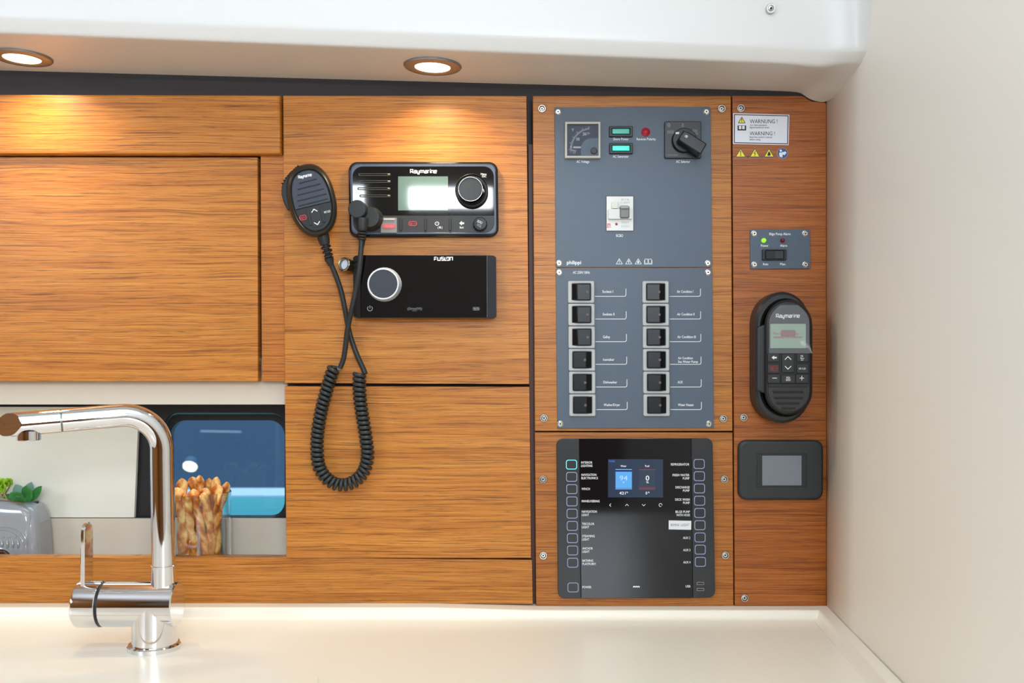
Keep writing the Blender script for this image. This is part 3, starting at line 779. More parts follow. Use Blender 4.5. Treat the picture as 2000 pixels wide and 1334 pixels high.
se = add('rotary_selector', plate(rr(1298, 236.5, 1370, 309, 3.5, 4), -.0065, YP, .001, 3), mat('selector_black', (38, 38, 38), .35), ap)
add('dial', knob(1337.5, 273, [(24.5, -.0062), (24, -.011), (22.5, -.0125), (0, -.0128)], 40), black, se)
hd = [(1336.5, 256.5), (1347, 256), (1372.5, 279), (1360.5, 298), (1352, 296.5), (1344, 291), (1331, 272.5)]
hd = rot([(1320+0, 262), (1322, 260.5), (1341, 259.5), (1379, 260.5), (1381, 262.5), (1381, 283), (1379, 285), (1341, 284), (1331, 283), (1328, 280), (1328, 262)][2:], 1345, 271.5, 31)
add('handle', plate(hd, -.0300, -.0115, .0018, 3), mat('handle_black', (24, 25, 27), .35), se)
add('handle_screw', knob(1340.5, 266.5, [(4.2, -.0298), (4.2, -.0306), (3.2, -.0308), (2.8, -.0303), (0, -.0302)], 20), steeld, se)
add('pointer_mark', plate(rot(rr(1319.5, 258, 1326.5, 261.8), 1323, 260, 0), -.0131, -.0125), wprint, se)
print_([('SHORE', 1303.5, 255, 1316, 261), ('GENE-', 1352.5, 253, 1362.5, 257.5), ('RATOR', 1353, 258.5, 1363.5, 263), ('0', 1332, 241, 1335.3, 248)], -.0067, gprint, se)
print_([('Kraus & Naimer', 1304, 301.5, 1324, 303.5)], -.0067, gprint, se)
add('phase_symbol', join(wire(circ(1306.3, 244.5, 3, 16), -.0067, .9, True), wire([(1306.3, 240), (1306.3, 249)], -.0067, .9)), gprint, se, flat=True)
print_([('Shore Power', 1197.5, 269, 1228, 274)], T, wprint, ap)
print_([('AC Generator', 1197, 303, 1228, 308)], T, wprint, ap)
print_([('Reverse Polarity', 1243.5, 269.2, 1281, 274)], T, wprint, ap)
print_([('AC Voltage', 1126, 313, 1151, 318)], T, wprint, ap)
print_([('AC Selector', 1320.5, 313, 1348, 318)], T, wprint, ap)
print_([('RCBO', 1203.5, 457.6, 1217, 462.8)], T, wprint, ap)
print_([('philippi', 1107, 509.2, 1135, 516, .02)], T, wprint, ap)
def tri(cx, y0, y1, hw): return [(cx, y0), (cx+hw, y1), (cx-hw, y1)]
for i, x in enumerate((1209.5, 1228, 1246.5)):
    g = [wire(tri(x, 505.5, 515.5, 6), T, 1.0, True)]
    if i == 0: g += [wire([(x, 508.5), (x, 512)], T, 1.1), wire([(x, 513), (x, 514.2)], T, 1.1)]
    if i == 1: g += [wire([(x+.8, 508.3), (x-1, 511.2), (x+1, 511.4), (x-.6, 514.4)], T, 1)]
    if i == 2: g += [flatpoly([(x, 508.5), (x+1.6, 511), (x+1.8, 513.5), (x, 514.6), (x-1.8, 513.5), (x-1.6, 511)], T)]
    add('warning_symbol', join(*g), wprint, ap, flat=True)
add('book_symbol', join(wire(rr(1259.5, 506, 1265.5, 514.5, 1.2, 2), T, .9, True), wire(rr(1266.5, 506, 1272.5, 514.5, 1.2, 2), T, .9, True), wire([(1258.5, 508), (1258.5, 516), (1273.5, 516), (1273.5, 508)], T, .8)), wprint, ap, flat=True)
# breaker
br = add('circuit_breaker', plate(rr(1184.8, 383.5, 1237, 450.5), -.0045, YP, .0003, 1), mat('breaker_white', (222, 221, 214), .4), ap, label='white circuit breaker marked RCBO')
add('breaker_gap', ringplate(rr(1183.6, 382.6, 1238, 451.2), rr(1185, 384, 1236.8, 450.2), -.0030, YP, 0), black, ap)
add('body_step', plate(rr(1188, 408, 1235, 427.5, 1.5, 2), -.0095, -.004, .0005, 2), mat('breaker_white2', (214, 213, 206), .4), br)
add('test_button', plate(rr(1194.5, 393.5, 1207, 407, 1.6, 2), -.0078, -.004, .0005, 2), mat('button_cream', (212, 211, 196), .4), br)
add('toggle', plate(rr(1211, 401, 1229.6, 426, 3.5, 4), -.0125, -.004, .0016, 3), mat('toggle_grey', (104, 104, 98), .35), br)
add('toggle_lip', plate(rr(1212, 401.5, 1228.6, 407.5, 2, 2), -.0150, -.012, .0007, 2), mat('lip_grey', (140, 140, 132), .35), br)
add('status_window', plate(rr(1201.8, 435.5, 1206.2, 440), -.0048, -.0044), mat('dark_red', (140, 20, 40), .4), br)
print_([('ETI', 1185.8, 437, 1192.5, 444.5, .03)], -.0047, mat('pink_red_print', (205, 60, 110), .5), br)
print_([('B16', 1213.5, 387.5, 1229, 391.5), ('C 230V', 1212, 394, 1230, 397), ('T', 1199, 398.5, 1202.3, 403), ('TEST', 1213, 432.5, 1229, 436), ('0,03A', 1213, 440, 1229, 443.5)], -.0047, mat('faint_print', (190, 189, 182), .5), br)

sp_ = root('switch_panel', 'lower slate blue circuit panel with twelve silver framed rocker switches', 'control panel', W(1240, 837, 0))
add('faceplate', plate(rq([(1085.7, 524), (1391, 523.8), (1394.5, 836), (1088.5, 837)], 2.5, 4), YP, -.0001, .0005, 2), slate, sp_)
for p in ((1092.3, 532), (1383.3, 532), (1094.5, 828), (1385.3, 828)): pscrew(sp_, p[0], p[1], YP)
print_([('AC 230V/ 50Hz', 1119, 529.6, 1152, 534.6)], T, wprint, sp_)
names = [['Sockets I', 'Sockets II', 'Galley', 'Icemaker', 'Dishwasher', 'Washer/Dryer'],
         ['Air Condition I', 'Air Condition II', 'Air Condition III', ('Air Condition', 'Sea Water Pump'), 'AUX', 'Water Heater']]
wid = [[21, 23, 14, 22, 27, 32], [32, 34, 36, 0, 10, 31]]
rk = mat('rocker_black', (15, 16, 18), .3, spec=.3)
led_m = mat('dim_led', (92, 74, 76), .4)
for c_ in range(2):
    for r in range(6):
        x0 = (1109.5, 1255)[c_]+r*.5+ (0 if c_ == 0 else -.1*r); y0 = 548.8+r*44.25
        on = (c_ == 0 and r < 3)
        nm = names[c_][r]; nn = ' '.join(nm) if isinstance(nm, tuple) else nm
        sw = add('rocker_switch', ringplate(rr(x0, y0, x0+51.5, y0+43, 3, 3), rr(x0+7.5, y0+5, x0+44.5, y0+37.5, 1.5, 3), -.0062, YP, .0009), alu, sp_, label='silver framed rocker switch marked '+nn)
        add('well', plate(rr(x0+6, y0+4, x0+46, y0+39), -.0032, YP), black, sw)
        # two-facet rocker
        yl, ym, yr = ((-.0045, -.0080, -.0088) if on else (-.0088, -.0080, -.0045))
        xa, xm, xb = x0+8.2, (x0+17.5 if on else x0+34), x0+43.8; ya, yb2 = y0+5.6, y0+37
        V = [W(xa, ya, yl), W(xm, ya, ym-.0014), W(xb, ya, yr), W(xa, yb2, yl), W(xm, yb2, ym-.0014), W(xb, yb2, yr)]
        B = [(p.x, -.0025, p.z) for p in V]
        Vv = [tuple(p) for p in V]+B
        Fc = [(0, 1, 4, 3), (1, 2, 5, 4), (6, 9, 10, 7), (7, 10, 11, 8), (0, 3, 9, 6), (2, 8, 11, 5), (0, 6, 7, 1), (1, 7, 8, 2), (3, 4, 10, 9), (4, 5, 11, 10)]
        ro = add('rocker', (Vv, Fc), rk, sw, wn=False)
        bv = ro.modifiers.new('b', 'BEVEL'); bv.width = .0008; bv.segments = 2
        lx = x0+(37.5 if on else 31.5)+(0 if c_ == 0 else 1); ly = y0+21.5
        zz = -.0094 if on else -.0096
        add('led', plate(circ(lx, ly, 2.9, 12), zz-.0003, zz+.0035, .0003, 1), led_m, sw)
        bx0 = x0+52.5; bx1 = x0+113; by = y0+30
        br_ = [(bx0, by), (bx1-3, by), (bx1-.9, by-.9), (bx1, by-3), (bx1, by-15)]
        add('label_bracket', wire(br_, T, 1.1), wprint, sp_, flat=True)
        tx = x0+(67 if c_ == 0 else 67)
        if isinstance(nm, tuple):
            print_([(nm[0], tx+1, y0+15.5, tx+30, y0+20), (nm[1], tx+1, y0+22.6, tx+40, y0+27)], T, wprint, sp_)
        else:
            print_([(nm, tx, y0+18.2, tx+wid[c_][r], y0+23)], T, wprint, sp_)

# ------------------------------------------------------------------ touch control panel
tp = root('touch_panel', 'large black touch control panel with two columns of outlined buttons', 'control panel', W(1241, 1168, 0))
YT = -.0046; Tt = YT-.00012
def lx(x, y): # skew of the panel
    return x+(y-857)*.0135
qa = rq([(1087, 857), (1131, 857), (1134.6, 1168.7), (1090.2, 1169)], [13, 0, 0, 13], 8)
qb = [(1131.6, 857), (1350, 856.3), (1353, 1168), (1135.2, 1168.7)]
qc = rq([(1350.5, 856.3), (1392, 856), (1397, 1167), (1353.6, 1168)], [0, 13, 13, 0], 8)
add('side_panel', plate(qa, YT, -.0001, .0006, 2), mat('touch_black', (38, 39, 41), .3), tp)
add('centre_panel', plate(qb, YT, -.0001, .0004, 2), glossb, tp)
add('side_panel', plate(qc, YT, -.0001, .0006, 2), mat('touch_black', (38, 39, 41), .3), tp)
lab = [(('INTERIOR', 'LIGHTING'), 22), (('NAVIGATION', 'ELECTRONICS'), 32), (('WINCH',), 17), (('MANEUVERING',), 35), (('NAVIGATION', 'LIGHT'), 29), (('TRICOLOR', 'LIGHT'), 24), (('STEAMING', 'LIGHT'), 24), (('ANCHOR', 'LIGHT'), 20), (('BATHING', 'PLATFORM'), 26)]
cw = {'INTERIOR': 22, 'LIGHTING': 22, 'NAVIGATION': 29.5, 'ELECTRONICS': 32.5, 'WINCH': 16.5, 'MANEUVERING': 35, 'LIGHT': 14, 'TRICOLOR': 24, 'STEAMING': 24.5, 'ANCHOR': 20.5, 'BATHING': 21, 'PLATFORM': 25.5, 'POWER': 18,
      'REFRIGERATOR': 36, 'FRESH WATER': 33, 'PUMP': 13, 'DISCHARGE': 27.5, 'DECK WASH': 28.5, 'BILGE PUMP': 28, 'WITH HOSE': 26.5, 'AUX 2': 14, 'AUX 3': 14, 'AUX 4': 14, 'USB': 10}
glow = mat('cyan_glow', (110, 214, 226), .4, emit=(110, 214, 226), es=.5)
def tbutton(x, y, m, nm):
    add('button', ringplate(rr(x, y, x+21.5, y+19, 4.5, 5), rr(x+1.4, y+1.4, x+20.1, y+17.6, 3.6, 5), YT-.0004, YT+.0006, .0001), m, tp, label='outlined button marked '+nm)
for i, (ls, _) in enumerate(lab):
    y = 898+i*23.95; x = 1105.5+i*.29
    tbutton(x, y, glow if i == 0 else bprint, ' '.join(ls))
    tx = lx(1134.5, y)
    print_([(s, tx, y+(5.2 if len(ls) == 1 else 3.2)+6.4*k+(1.6 if len(ls) == 1 else 0), tx+cw[s], y+(5.2 if len(ls) == 1 else 3.2)+6.4*k+4.4+(1.6 if len(ls) == 1 else 0)) for k, s in enumerate(ls)], Tt, wprint, tp)
tbutton(1108.6, 1138, bprint, 'POWER'); print_([('POWER', 1137.5, 1144.6, 1155, 1149)], Tt, wprint, tp)
rlab = [('REFRIGERATOR',), ('FRESH WATER', 'PUMP'), ('DISCHARGE', 'PUMP'), ('DECK WASH', 'PUMP'), ('BILGE PUMP', 'WITH HOSE'), None, ('AUX 2',), ('AUX 3',), ('AUX 4',)]
for i, ls in enumerate(rlab):
    y = 896.8+i*23.9; x = 1354.8+i*.3
    tbutton(x, y, bprint, ' '.join(ls) if ls else 'BIMINI LIGHT')
    if not ls: continue
    tx = 1346.3+i*.28
    print_([(s, tx-cw[s], y+(8 if len(ls) == 1 else 5.0)+6.4*k, tx, y+(8 if len(ls) == 1 else 5.0)+6.4*k+4.4) for k, s in enumerate(ls)], Tt, wprint, tp)
print_([('USB', 1339, 1143, 1348.5, 1147.3)], Tt, wprint, tp)
for yy in (1137, 1148.8):
    u = add('usb_port', ringplate(rr(1361, yy, 1375.3, yy+5.4, .8, 2), rr(1362, yy+1, 1374.3, yy+4.4, .5, 2), YT-.0003, YT+.0006, .0001), satin, tp)
    add('port_opening', plate(rr(1362, yy+1, 1374.3, yy+4.4), YT-.00005, YT+.0003), gloss, u)
wv = []
for k in range(3):
    wv.append(wire([(1236.6+k*4.2+4.2*t/6, 1147.2-2.0*math.sin(PI*t/6)) for t in range(7)], Tt, 2.0))
add('wave_emblem', join(*wv), wprint, tp, flat=True)
bs = add('sticker', plate([(1306, 1016.4), (1350.3, 1017.2), (1350, 1034.8), (1306, 1034)], YT-.0002, YT), mat('paper_white', (222, 222, 222), .6), tp, label='white paper sticker reading BIMINI LIGHT')
print_([('BIMINI  LIGHT', 1310, 1022.8, 1346.5, 1027.8, 0)], YT-.0003, mat('grey_ink', (120, 118, 120), .6), bs)
scr = add('screen', plate(rr(1187.5, 897, 1295, 971.5), YT-.00012, YT+.0001), mat('screen_glow', (44, 54, 72), .1, emit=(40, 52, 74), es=.3), tp, label='lit tank level display')
S1 = YT-.0002; S2 = YT-.00027
def es_(n, c, e=1.0): return mat(n, (20, 20, 20), .2, emit=c, es=e)
eb_ = es_('scr_blue', (92, 172, 240)); en = es_('scr_navy', (16, 40, 110)); ew = es_('scr_white', (240, 244, 250)); er = es_('scr_red', (170, 60, 70)); eg = es_('scr_gauge', (48, 68, 88), .8); ewb = es_('scr_paleblue', (150, 205, 245)); etb = es_('scr_text_blue', (70, 110, 210))
add('water_gauge', join(flatpoly([(1202, 916.5), (1234.3, 916.5), (1234.3, 957.5), (1202, 957.5)], S1)), en, scr, flat=True)
add('water_level', flatpoly([(1202.2, 921.3), (1234.2, 921.3), (1234.2, 953.6), (1202.2, 953.6)], S2), eb_, scr, flat=True)
add('gauge_line', join(wire([(1202, 917), (1234.3, 917)], S2, 1.1), wire([(1202, 955), (1234.3, 955)], S2, 1.0)), ewb, scr, flat=True)
add('fuel_gauge', flatpoly([(1248, 918), (1280, 918), (1280, 952), (1248, 952)], S1), eg, scr, flat=True)
add('gauge_line', join(wire([(1248, 917.2), (1280, 917.2)], S2, .9), wire([(1248, 953), (1280, 953)], S2, .9), wire([(1248, 955.3), (1280, 955.3)], S2, .9)), er, scr, flat=True)
print_([('TANKS', 1188.5, 899, 1201, 902.8, .03)], S2, etb, scr)
print_([('Water', 1212, 908.3, 1223.5, 912), ('Fuel', 1260, 908.3, 1268, 912), ('0', 1261, 929, 1268.2, 938.5), ('%', 1262, 940, 1267, 943.8), ('421', 1209.5, 960.5, 1222, 965.7), ('lt', 1223.8, 960, 1226.6, 963), ('0', 1260.8, 960.5, 1264.3, 965.7), ('lt', 1266, 960, 1268.6, 963)], S2, ew, scr)
print_([('94', 1210.5, 929, 1225.5, 938.5, 0), ('%', 1216, 940.5, 1220, 943.5)], YT-.00035, es_('scr_text_pale', (190, 224, 250)), scr)
for g, nme in ((wire([(1193.5, 983.5), (1190.5, 986.5), (1193.5, 989.5)], Tt, .9), 'left'), (wire([(1221.3, 988), (1224.5, 984.8), (1227.7, 988)], Tt, .9), 'up'), (wire([(1254, 984.8), (1257.3, 988), (1260.5, 984.8)], Tt, .9), 'down'),
          (wire([(1290+3*math.cos(a), 986.3+3*math.sin(a)) for a in [math.radians(60+320*k/14) for k in range(15)]], Tt, .9), 'ring')):
    add('touch_symbol', g, wprint, tp, flat=True)

# ------------------------------------------------------------------ stickers on the darker board
Ys = -.0003
ws = root('warning_sticker', 'white rectangular warning sticker in German and English on the darker board', 'sticker', W(1486, 283, 0))
q = [(1431.8, 221), (1541.8, 224), (1540.3, 283.5), (1431.5, 281)]
add('paper', plate(q, Ys, 0), mat('sticker_white', (226, 228, 234), .4), ws)
add('border', wire([(1434.6, 223.7), (1539.3, 226.4), (1538, 281), (1434.3, 278.6)], Ys-.0001, 1.6, True), dprint, ws, flat=True)
print_([('WARNUNG !', 1464.5, 233.2, 1518.5, 240.8, 0), ('WARNING !', 1464.2, 257, 1513.5, 264.4, 0)], Ys-.0001, dprint, ws)
print_([('Vor Inbetriebnahme', 1464.8, 242.8, 1498, 245.8), ('Eignerhandbuch lesen.', 1464.3, 247.4, 1503, 250.4), ('Read the owner\'s manual', 1464, 266.2, 1508, 269.3), ('before using.', 1464, 270.8, 1485.5, 274)], Ys-.0001, mat('small_print', (60, 62, 66), .6), ws)
yel = mat('sign_yellow', (240, 222, 60), .4)
def hazard_geo(parent, cx, y0, y1, hw, kind, z=Ys):
    add('border', flatpoly(rq(tri(cx, y0, y1, hw), .7, 2), z-.0001), dprint, parent, flat=True)
    add('field', flatpoly(tri(cx, y0+2.2, y1-1.2, hw-2.0), z-.0002), yel, parent, flat=True)
    h = y1-y0
    if kind == 0: g = join(flatpoly([(cx-.9, y0+.30*h), (cx+.9, y0+.30*h), (cx+.5, y0+.68*h), (cx-.5, y0+.68*h)], z-.0003), flatpoly(circ(cx, y0+.79*h, .065*h, 8), z-.0003))
    elif kind == 1: g = wire([(cx+1.4, y0+.32*h), (cx-1.3, y0+.58*h), (cx+1.2, y0+.60*h), (cx-.6, y0+.88*h)], z-.0003, 1.2)
    else: g = flatpoly([(cx, y0+.33*h), (cx+2.6, y0+.58*h), (cx+3.1, y0+.76*h), (cx+1.6, y0+.9*h), (cx, y0+.78*h), (cx-1.6, y0+.9*h), (cx-3.1, y0+.76*h), (cx-2.0, y0+.55*h)], z-.0003)
    add('symbol', g, dprint, parent, flat=True)
hazard_geo(ws, 1448.8, 227.3, 240.8, 7.5, 0, Ys)
add('book_symbol', join(flatpoly(rr(1440.5, 245, 1457.3, 254.8), Ys-.0001)), dprint, ws, flat=True)
add('book_page', join(flatpoly(rr(1443, 245.8, 1448, 252.3), Ys-.0002), flatpoly(rr(1449.6, 245.8, 1454.6, 252.3), Ys-.0002)), wprint, ws, flat=True)
for cx, kind, lb in ((1446.7, 0, 'yellow triangular sticker with an exclamation mark under the warning sticker'), (1474.3, 1, 'yellow triangular sticker with a lightning bolt under the warning sticker'), (1502, 2, 'yellow triangular sticker with a flame under the warning sticker')):
    h = root('hazard_sticker', lb, 'sticker', W(cx, 307, 0), 'small safety stickers in a row')
    add('backing', plate(rq([(cx, 287.5), (cx+12, 308.3), (cx-12, 308.3)], 1, 2), Ys, 0), mat('clear_backing', (150, 120, 90), .3), h)
    hazard_geo(h, cx, 289, 307, 10.5, kind)
h = root('manual_sticker', 'round blue sticker showing a figure reading a manual', 'sticker', W(1528.5, 309, 0), 'small safety stickers in a row')
add('backing', plate(circ(1528.3, 299.3, 10.8, 28), Ys, 0), mat('clear_grey', (150, 140, 135), .3), h)
add('field', flatpoly(circ(1528.3, 299.3, 9.6, 28), Ys-.0001), mat('sign_blue', (34, 84, 140), .4), h, flat=True)
add('symbol', join(flatpoly(circ(1525, 294.3, 2.3, 12), Ys-.0002), flatpoly([(1522, 298), (1526.5, 297.5), (1529, 301), (1528, 307.5), (1523, 306), (1521.7, 302)], Ys-.0002), flatpoly([(1527.5, 296.5), (1531, 297), (1533.3, 295.4), (1536.2, 298), (1532.5, 303.3), (1527.8, 300.8)], Ys-.00025)), wprint, h, flat=True)

# ------------------------------------------------------------------ bilge pump alarm
bg = root('alarm_panel', 'small slate pump alarm panel with a green light and a rocker switch', 'control panel', W(1523, 525, 0))
add('faceplate', plate(rq([(1465, 447.7), (1582, 447.3), (1583, 524.5), (1465.6, 525.5)], 1, 2), YP, -.0001, .0004, 2), slate, bg)
for p in ((1473.8, 456), (1573.5, 456), (1474.2, 516.5), (1574, 516.8)): pscrew(bg, p[0], p[1], YP)
gl_ = add('green_light', knob(1493.5, 468.8, [(4.6, YP), (4.6, YP-.001), (4.0, YP-.003), (2.4, YP-.0045), (0, YP-.005)], 18), mat('green_led', (120, 210, 30), .3, emit=(150, 235, 40), es=1.0), bg)
add('red_light', knob(1530, 468.8, [(4.3, YP), (4.3, YP-.001), (3.7, YP-.003), (2.2, YP-.0045), (0, YP-.005)], 18), mat('dark_red_led', (128, 12, 18), .25), bg)
rw = add('rocker_switch', ringplate(rr(1489, 487, 1536.5, 508, 1, 2), rr(1495, 489.5, 1531, 505.5, 1, 2), -.0052, YP, .0005), black, bg)
V = [W(1496, 490, -.0062), W(1514, 490, -.0048), W(1530, 490, -.0085), W(1496, 505, -.0062), W(1514, 505, -.0048), W(1530, 505, -.0085)]
B = [(p.x, -.0025, p.z) for p in V]
add('rocker', ([tuple(p) for p in V]+B, [(0, 1, 4, 3), (1, 2, 5, 4), (6, 9, 10, 7), (7, 10, 11, 8), (0, 3, 9, 6), (2, 8, 11, 5), (0, 6, 7, 1), (1, 7, 8, 2), (3, 4, 10, 9), (4, 5, 11, 10)]), mat('rocker_soft', (44, 45, 48), .4), rw, sharp=15)
print_([('Bilge Pump Alarm', 1502.5, 454.5, 1544, 459.3)], T, wprint, bg)
print_([('Power', 1486, 477.4, 1501, 482)], T, wprint, bg); print_([('Alarm', 1523.5, 477.4, 1537.5, 482)], T, wprint, bg)
print_([('Auto', 1489.5, 513.4, 1500.5, 518)], T, wprint, bg); print_([('Man.', 1523.5, 513.4, 1535, 518)], T, wprint, bg)

# ------------------------------------------------------------------ wireless handset in its cradle
def capsule(x0, x1, y0, y1, rt_, rb_, n=14):
    """outline with elliptical top and bottom caps"""
    cx = (x0+x1)/2; hw = (x1-x0)/2; out = []
    for k in range(n+1):
        a = PI+PI*k/n; out.append((cx+hw*math.cos(a), y0+rt_+rt_*math.sin(a)))
    for k in range(n+1):
        a = PI*k/n; out.append((cx+hw*math.cos(a), y1-rb_+rb_*math.sin(a)))
    return out
def loft(ls):
    V = []; Fc = []; n = len(ls[0][0])
    for pts, y in ls: V += [tuple(W(a, b, y)) for a, b in pts]
    for j in range(len(ls)-1):
        for i in range(n): a = j*n+i; b = j*n+(i+1) % n; Fc.append((a, b, b+n, a+n))
    Fc += [tuple(reversed(range(n))), tuple(range((len(ls)-1)*n, len(ls)*n))]
    return V, Fc
cr_ = root('handset_cradle', 'black open cradle holding the wireless handset on the darker board', 'cradle', W(1530, 827, 0))
hbk = mat('handset_black', (36, 36, 35), .38)
capo = capsule(1475.5, 1583, 569.5, 826.5, 62, 56)
capi = capsule(1489, 1580, 588, 809, 54, 48)
add('cradle_shell', ringplate(capo, capi, -.030, 0, .0035), hbk, cr_)
add('back_plate', plate(capsule(1480, 1580, 574, 822, 60, 54), -.006, -.0005), black, cr_)
add('side_rail', plate(rq([(1479, 640), (1497, 632), (1497, 770), (1479, 762)], 4, 3), -.034, -.004, .002, 3), mat('rail_black', (44, 46, 48), .4), cr_)
hs = root('wireless_handset', 'black wireless handset with a small screen and keypad, seated in its cradle', 'handset', W(1542, 806, -.008))
HO = lambda d: capsule(1493+d, 1586.5-d, 585+d, 811-d, 50-d*.6, 46-d*.6)
add('housing', loft([(HO(4), -.009), (HO(1), -.013), (HO(0), -.024), (HO(0), -.036), (HO(1.5), -.040), (HO(4.5), -.0425), (HO(6), -.043)]), hbk, hs)
YH = -.0445
fp = plate(capsule(1500.5, 1581.5, 592, 804, 46, 40), YH, -.042, .0008, 2)
add('faceplate', fp, mat('handset_face', (44, 44, 44), .42), hs)
H1 = YH-.0002
add('screen', plate(rr(1504.6, 632.5, 1574, 680, 1, 2), YH-.0006, YH), mat('handset_lcd', (140, 160, 140), .15), hs)
add('film_print', join(flatpoly(rr(1525, 644.5, 1554, 657.5, 3, 3), YH-.0008)), mat('mauve_print', (128, 100, 104), .5), hs, flat=True)
print_([('Please charge battery before', 1510, 649, 1560, 653.2), ('attempting to use handset unit', 1510.5, 656.2, 1567, 660.2)], YH-.0009, mat('film_red', (172, 88, 84), .5), hs)
add('microphone_hole', plate(circ(1540, 605, 1.3, 8), YH-.0001, YH+.0002), black, hs)
strokes('Raymarine', 1516, 613.5, 1561.5, 620.2, H1, 1.2, wprint, hs)
kp = add('keypad', plate(rq([(1499.5, 690.5), (1580, 690.5), (1580, 750), (1499, 750)], 2, 2), YH-.0008, YH, .0004, 1), mat('keypad_base', (22, 22, 22), .5), hs)
keym = mat('key_dark', (40, 40, 40), .42)
def key(x0, y0, x1, y1, nm='key'):
    return add(nm, plate(rr(x0, y0, x1, y1, 1.5, 2), YH-.0026, YH-.0005, .0006, 2), keym, hs)
KF = YH-.0027
k_ = key(1500, 690.5, 1522, 706.5); add('arrow_symbol', flatpoly([(1507, 698.5), (1512, 694.5), (1512, 697), (1517, 697), (1517, 700), (1512, 700), (1512, 702.5)], KF), wprint, k_, flat=True)
k_ = key(1500, 711.5, 1522, 729); print_([('16 / +', 1507, 717.5, 1517, 721.5)], KF, rprint, k_)
add('key_outline', wire(rr(1504.3, 715.3, 1519.5, 723.7, 4, 4), KF, 1.1, True), mat('deep_red_print', (150, 30, 38), .5), k_, flat=True)
k_ = key(1500, 731.5, 1523.5, 748.5); add('minus_symbol', wire([(1508.5, 738.5), (1517.5, 738.5)], KF, 1.3), wprint, k_, flat=True)
k_ = key(1527.5, 691.5, 1551, 727.5); add('arrow_symbol', join(wire([(1533, 702.5), (1539, 696.5), (1545.3, 702.5)], KF, 1.4), wire([(1533, 715), (1539, 721), (1545.3, 715)], KF, 1.4)), wprint, k_, flat=True)
k_ = key(1526, 733, 1553, 748.5); print_([('VOL', 1535.3, 735.8, 1543.6, 739.3), ('SOU', 1535, 740, 1544, 744)], KF, wprint, k_)
k_ = key(1556.5, 690.5, 1579, 706.5); print_([('OK', 1563.7, 693.8, 1569, 697.3), ('Menu', 1563.3, 698.3, 1570.5, 700.8), ('DSC', 1564.5, 702, 1569.3, 704.3)], KF, wprint, k_)
k_ = key(1556.5, 711.5, 1579, 729); print_([('HI / LO', 1560.5, 718, 1573.5, 721.8)], KF, wprint, k_)
k_ = key(1555, 731.5, 1579, 748.5); add('plus_symbol', join(wire([(1561.5, 738.5), (1570.5, 738.5)], KF, 1.3), wire([(1566, 734), (1566, 743)], KF, 1.3)), wprint, k_, flat=True)
add('face_ridge', plate(rq([(1500, 752.5), (1579, 752.5), (1578, 756), (1502, 756)], 1, 2), YH-.0014, YH, .0005, 2), hbk, hs)
for i, (a, b, y) in enumerate(((1510, 1569, 767), (1512, 1567, 778.5), (1517, 1561, 789), (1527, 1553, 799))):
    add('speaker_slot', plate(rr(a, y-1.4, b, y+1.4, 1.3, 3), YH-.0003, YH+.0003), gloss, hs)
    add('slot_lip', plate(rr(a-2, y-3.6, b+1, y-1.8, .8, 2), YH-.0010, YH, .0003, 1), hbk, hs)
# protective film, peeling at its lower corner
def film():
    V = []; Fc = []; nx, nz_ = 12, 14
    for j in range(nz_+1):
        t = j/nz_; yy = 596+94*t
        wl = 1502+ (0 if t > .35 else 22*(1-t/.35)**2); wr = 1581- (0 if t > .35 else 22*(1-t/.35)**2) + (5.5*max(0, (t-.82)/.18) if t > .82 else 0)
        for i in range(nx+1):
            s = i/nx; lift = .0035*max(0, s-.72)/.28*max(0, t-.55)/.45
            V.append(tuple(W(wl+(wr-wl)*s, yy, YH-.0011-lift-.0006*math.sin(s*9)*max(0, s-.7)*3)))
    for j in range(nz_):
        for i in range(nx): a = j*(nx+1)+i; Fc.append((a, a+1, a+nx+2, a+nx+1))
    return V, Fc
add('protective_film', film(), mat('clear_film', (245, 248, 252), .06, alpha=.10, spec=.8), hs, label='clear protective film peeling at a corner')

# ------------------------------------------------------------------ square display
sd = root('display_unit', 'small grey screen in a wide black rounded surround, low on the darker board', 'display', W(1526, 977, 0))
dk = mat('display_black', (42, 44, 44), .45, bump=(1500, .15))
add('surround', plate(rr(1443, 859.7, 1609, 977, 17, 8), -.0085, 0, .004, 5), dk, sd)
add('inner_frame', ringplate(rr(1478, 886, 1576, 951.5, 1, 2), rr(1488.6, 889.8, 1565.8, 948.2, .5, 2), -.0093, -.008, .0003), mat('inner_black', (36, 38, 38), .4), sd)
add('screen', plate(rr(1488.6, 889.8, 1565.8, 948.4), -.0088, -.0082), mat('grey_screen', (120, 124, 130), .2), sd)
# ------------------------------------------------------------------ tap
YF = -.142; KF_ = (D+YF)/F
tb = W(301, 1278, YF); tb.z = zc
tap = root('mixer_tap', 'polished chrome mixer tap with a bent spout standing on the cream worktop', 'tap', tb)
ca = Vector((tb.x, YF, zc))
add('base_ring', lathe(ca, (0, 0, 1), [(0, 0), (.0288, 0), (.0290, .0015), (.0290, .0048), (.0275, .0062), (.0238, .0064), (0, .0064)], 56), chrome, tap)
zax = W(0, 1180, YF).z
xl = W(147, 0, YF).x+.003; xr_ = W(347, 0, YF).x
Rb = .0248
cx_ = ca.x+.0008
add('column', lathe((cx_, YF, zc), (0, 0, 1), [(.0249, .006), (.0249, zax-zc)], 56), chrome, tap)
xs_ = W(203, 0, YF).x
add('body', lathe((0, YF, zax), (1, 0, 0), [(0, xs_+.0020), (Rb, xs_+.0020), (Rb, xr_-.0012), (Rb-.0010, xr_), (0, xr_+.0004)], 64), chrome, tap)
add('seal_ring', lathe((0, YF, zax), (1, 0, 0), [(.018, xs_-.0016), (Rb-.0004, xs_-.0016), (Rb, xs_-.0008), (Rb, xs_+.0012), (Rb-.0004, xs_+.0022), (.018, xs_+.0022)], 64), black, tap)
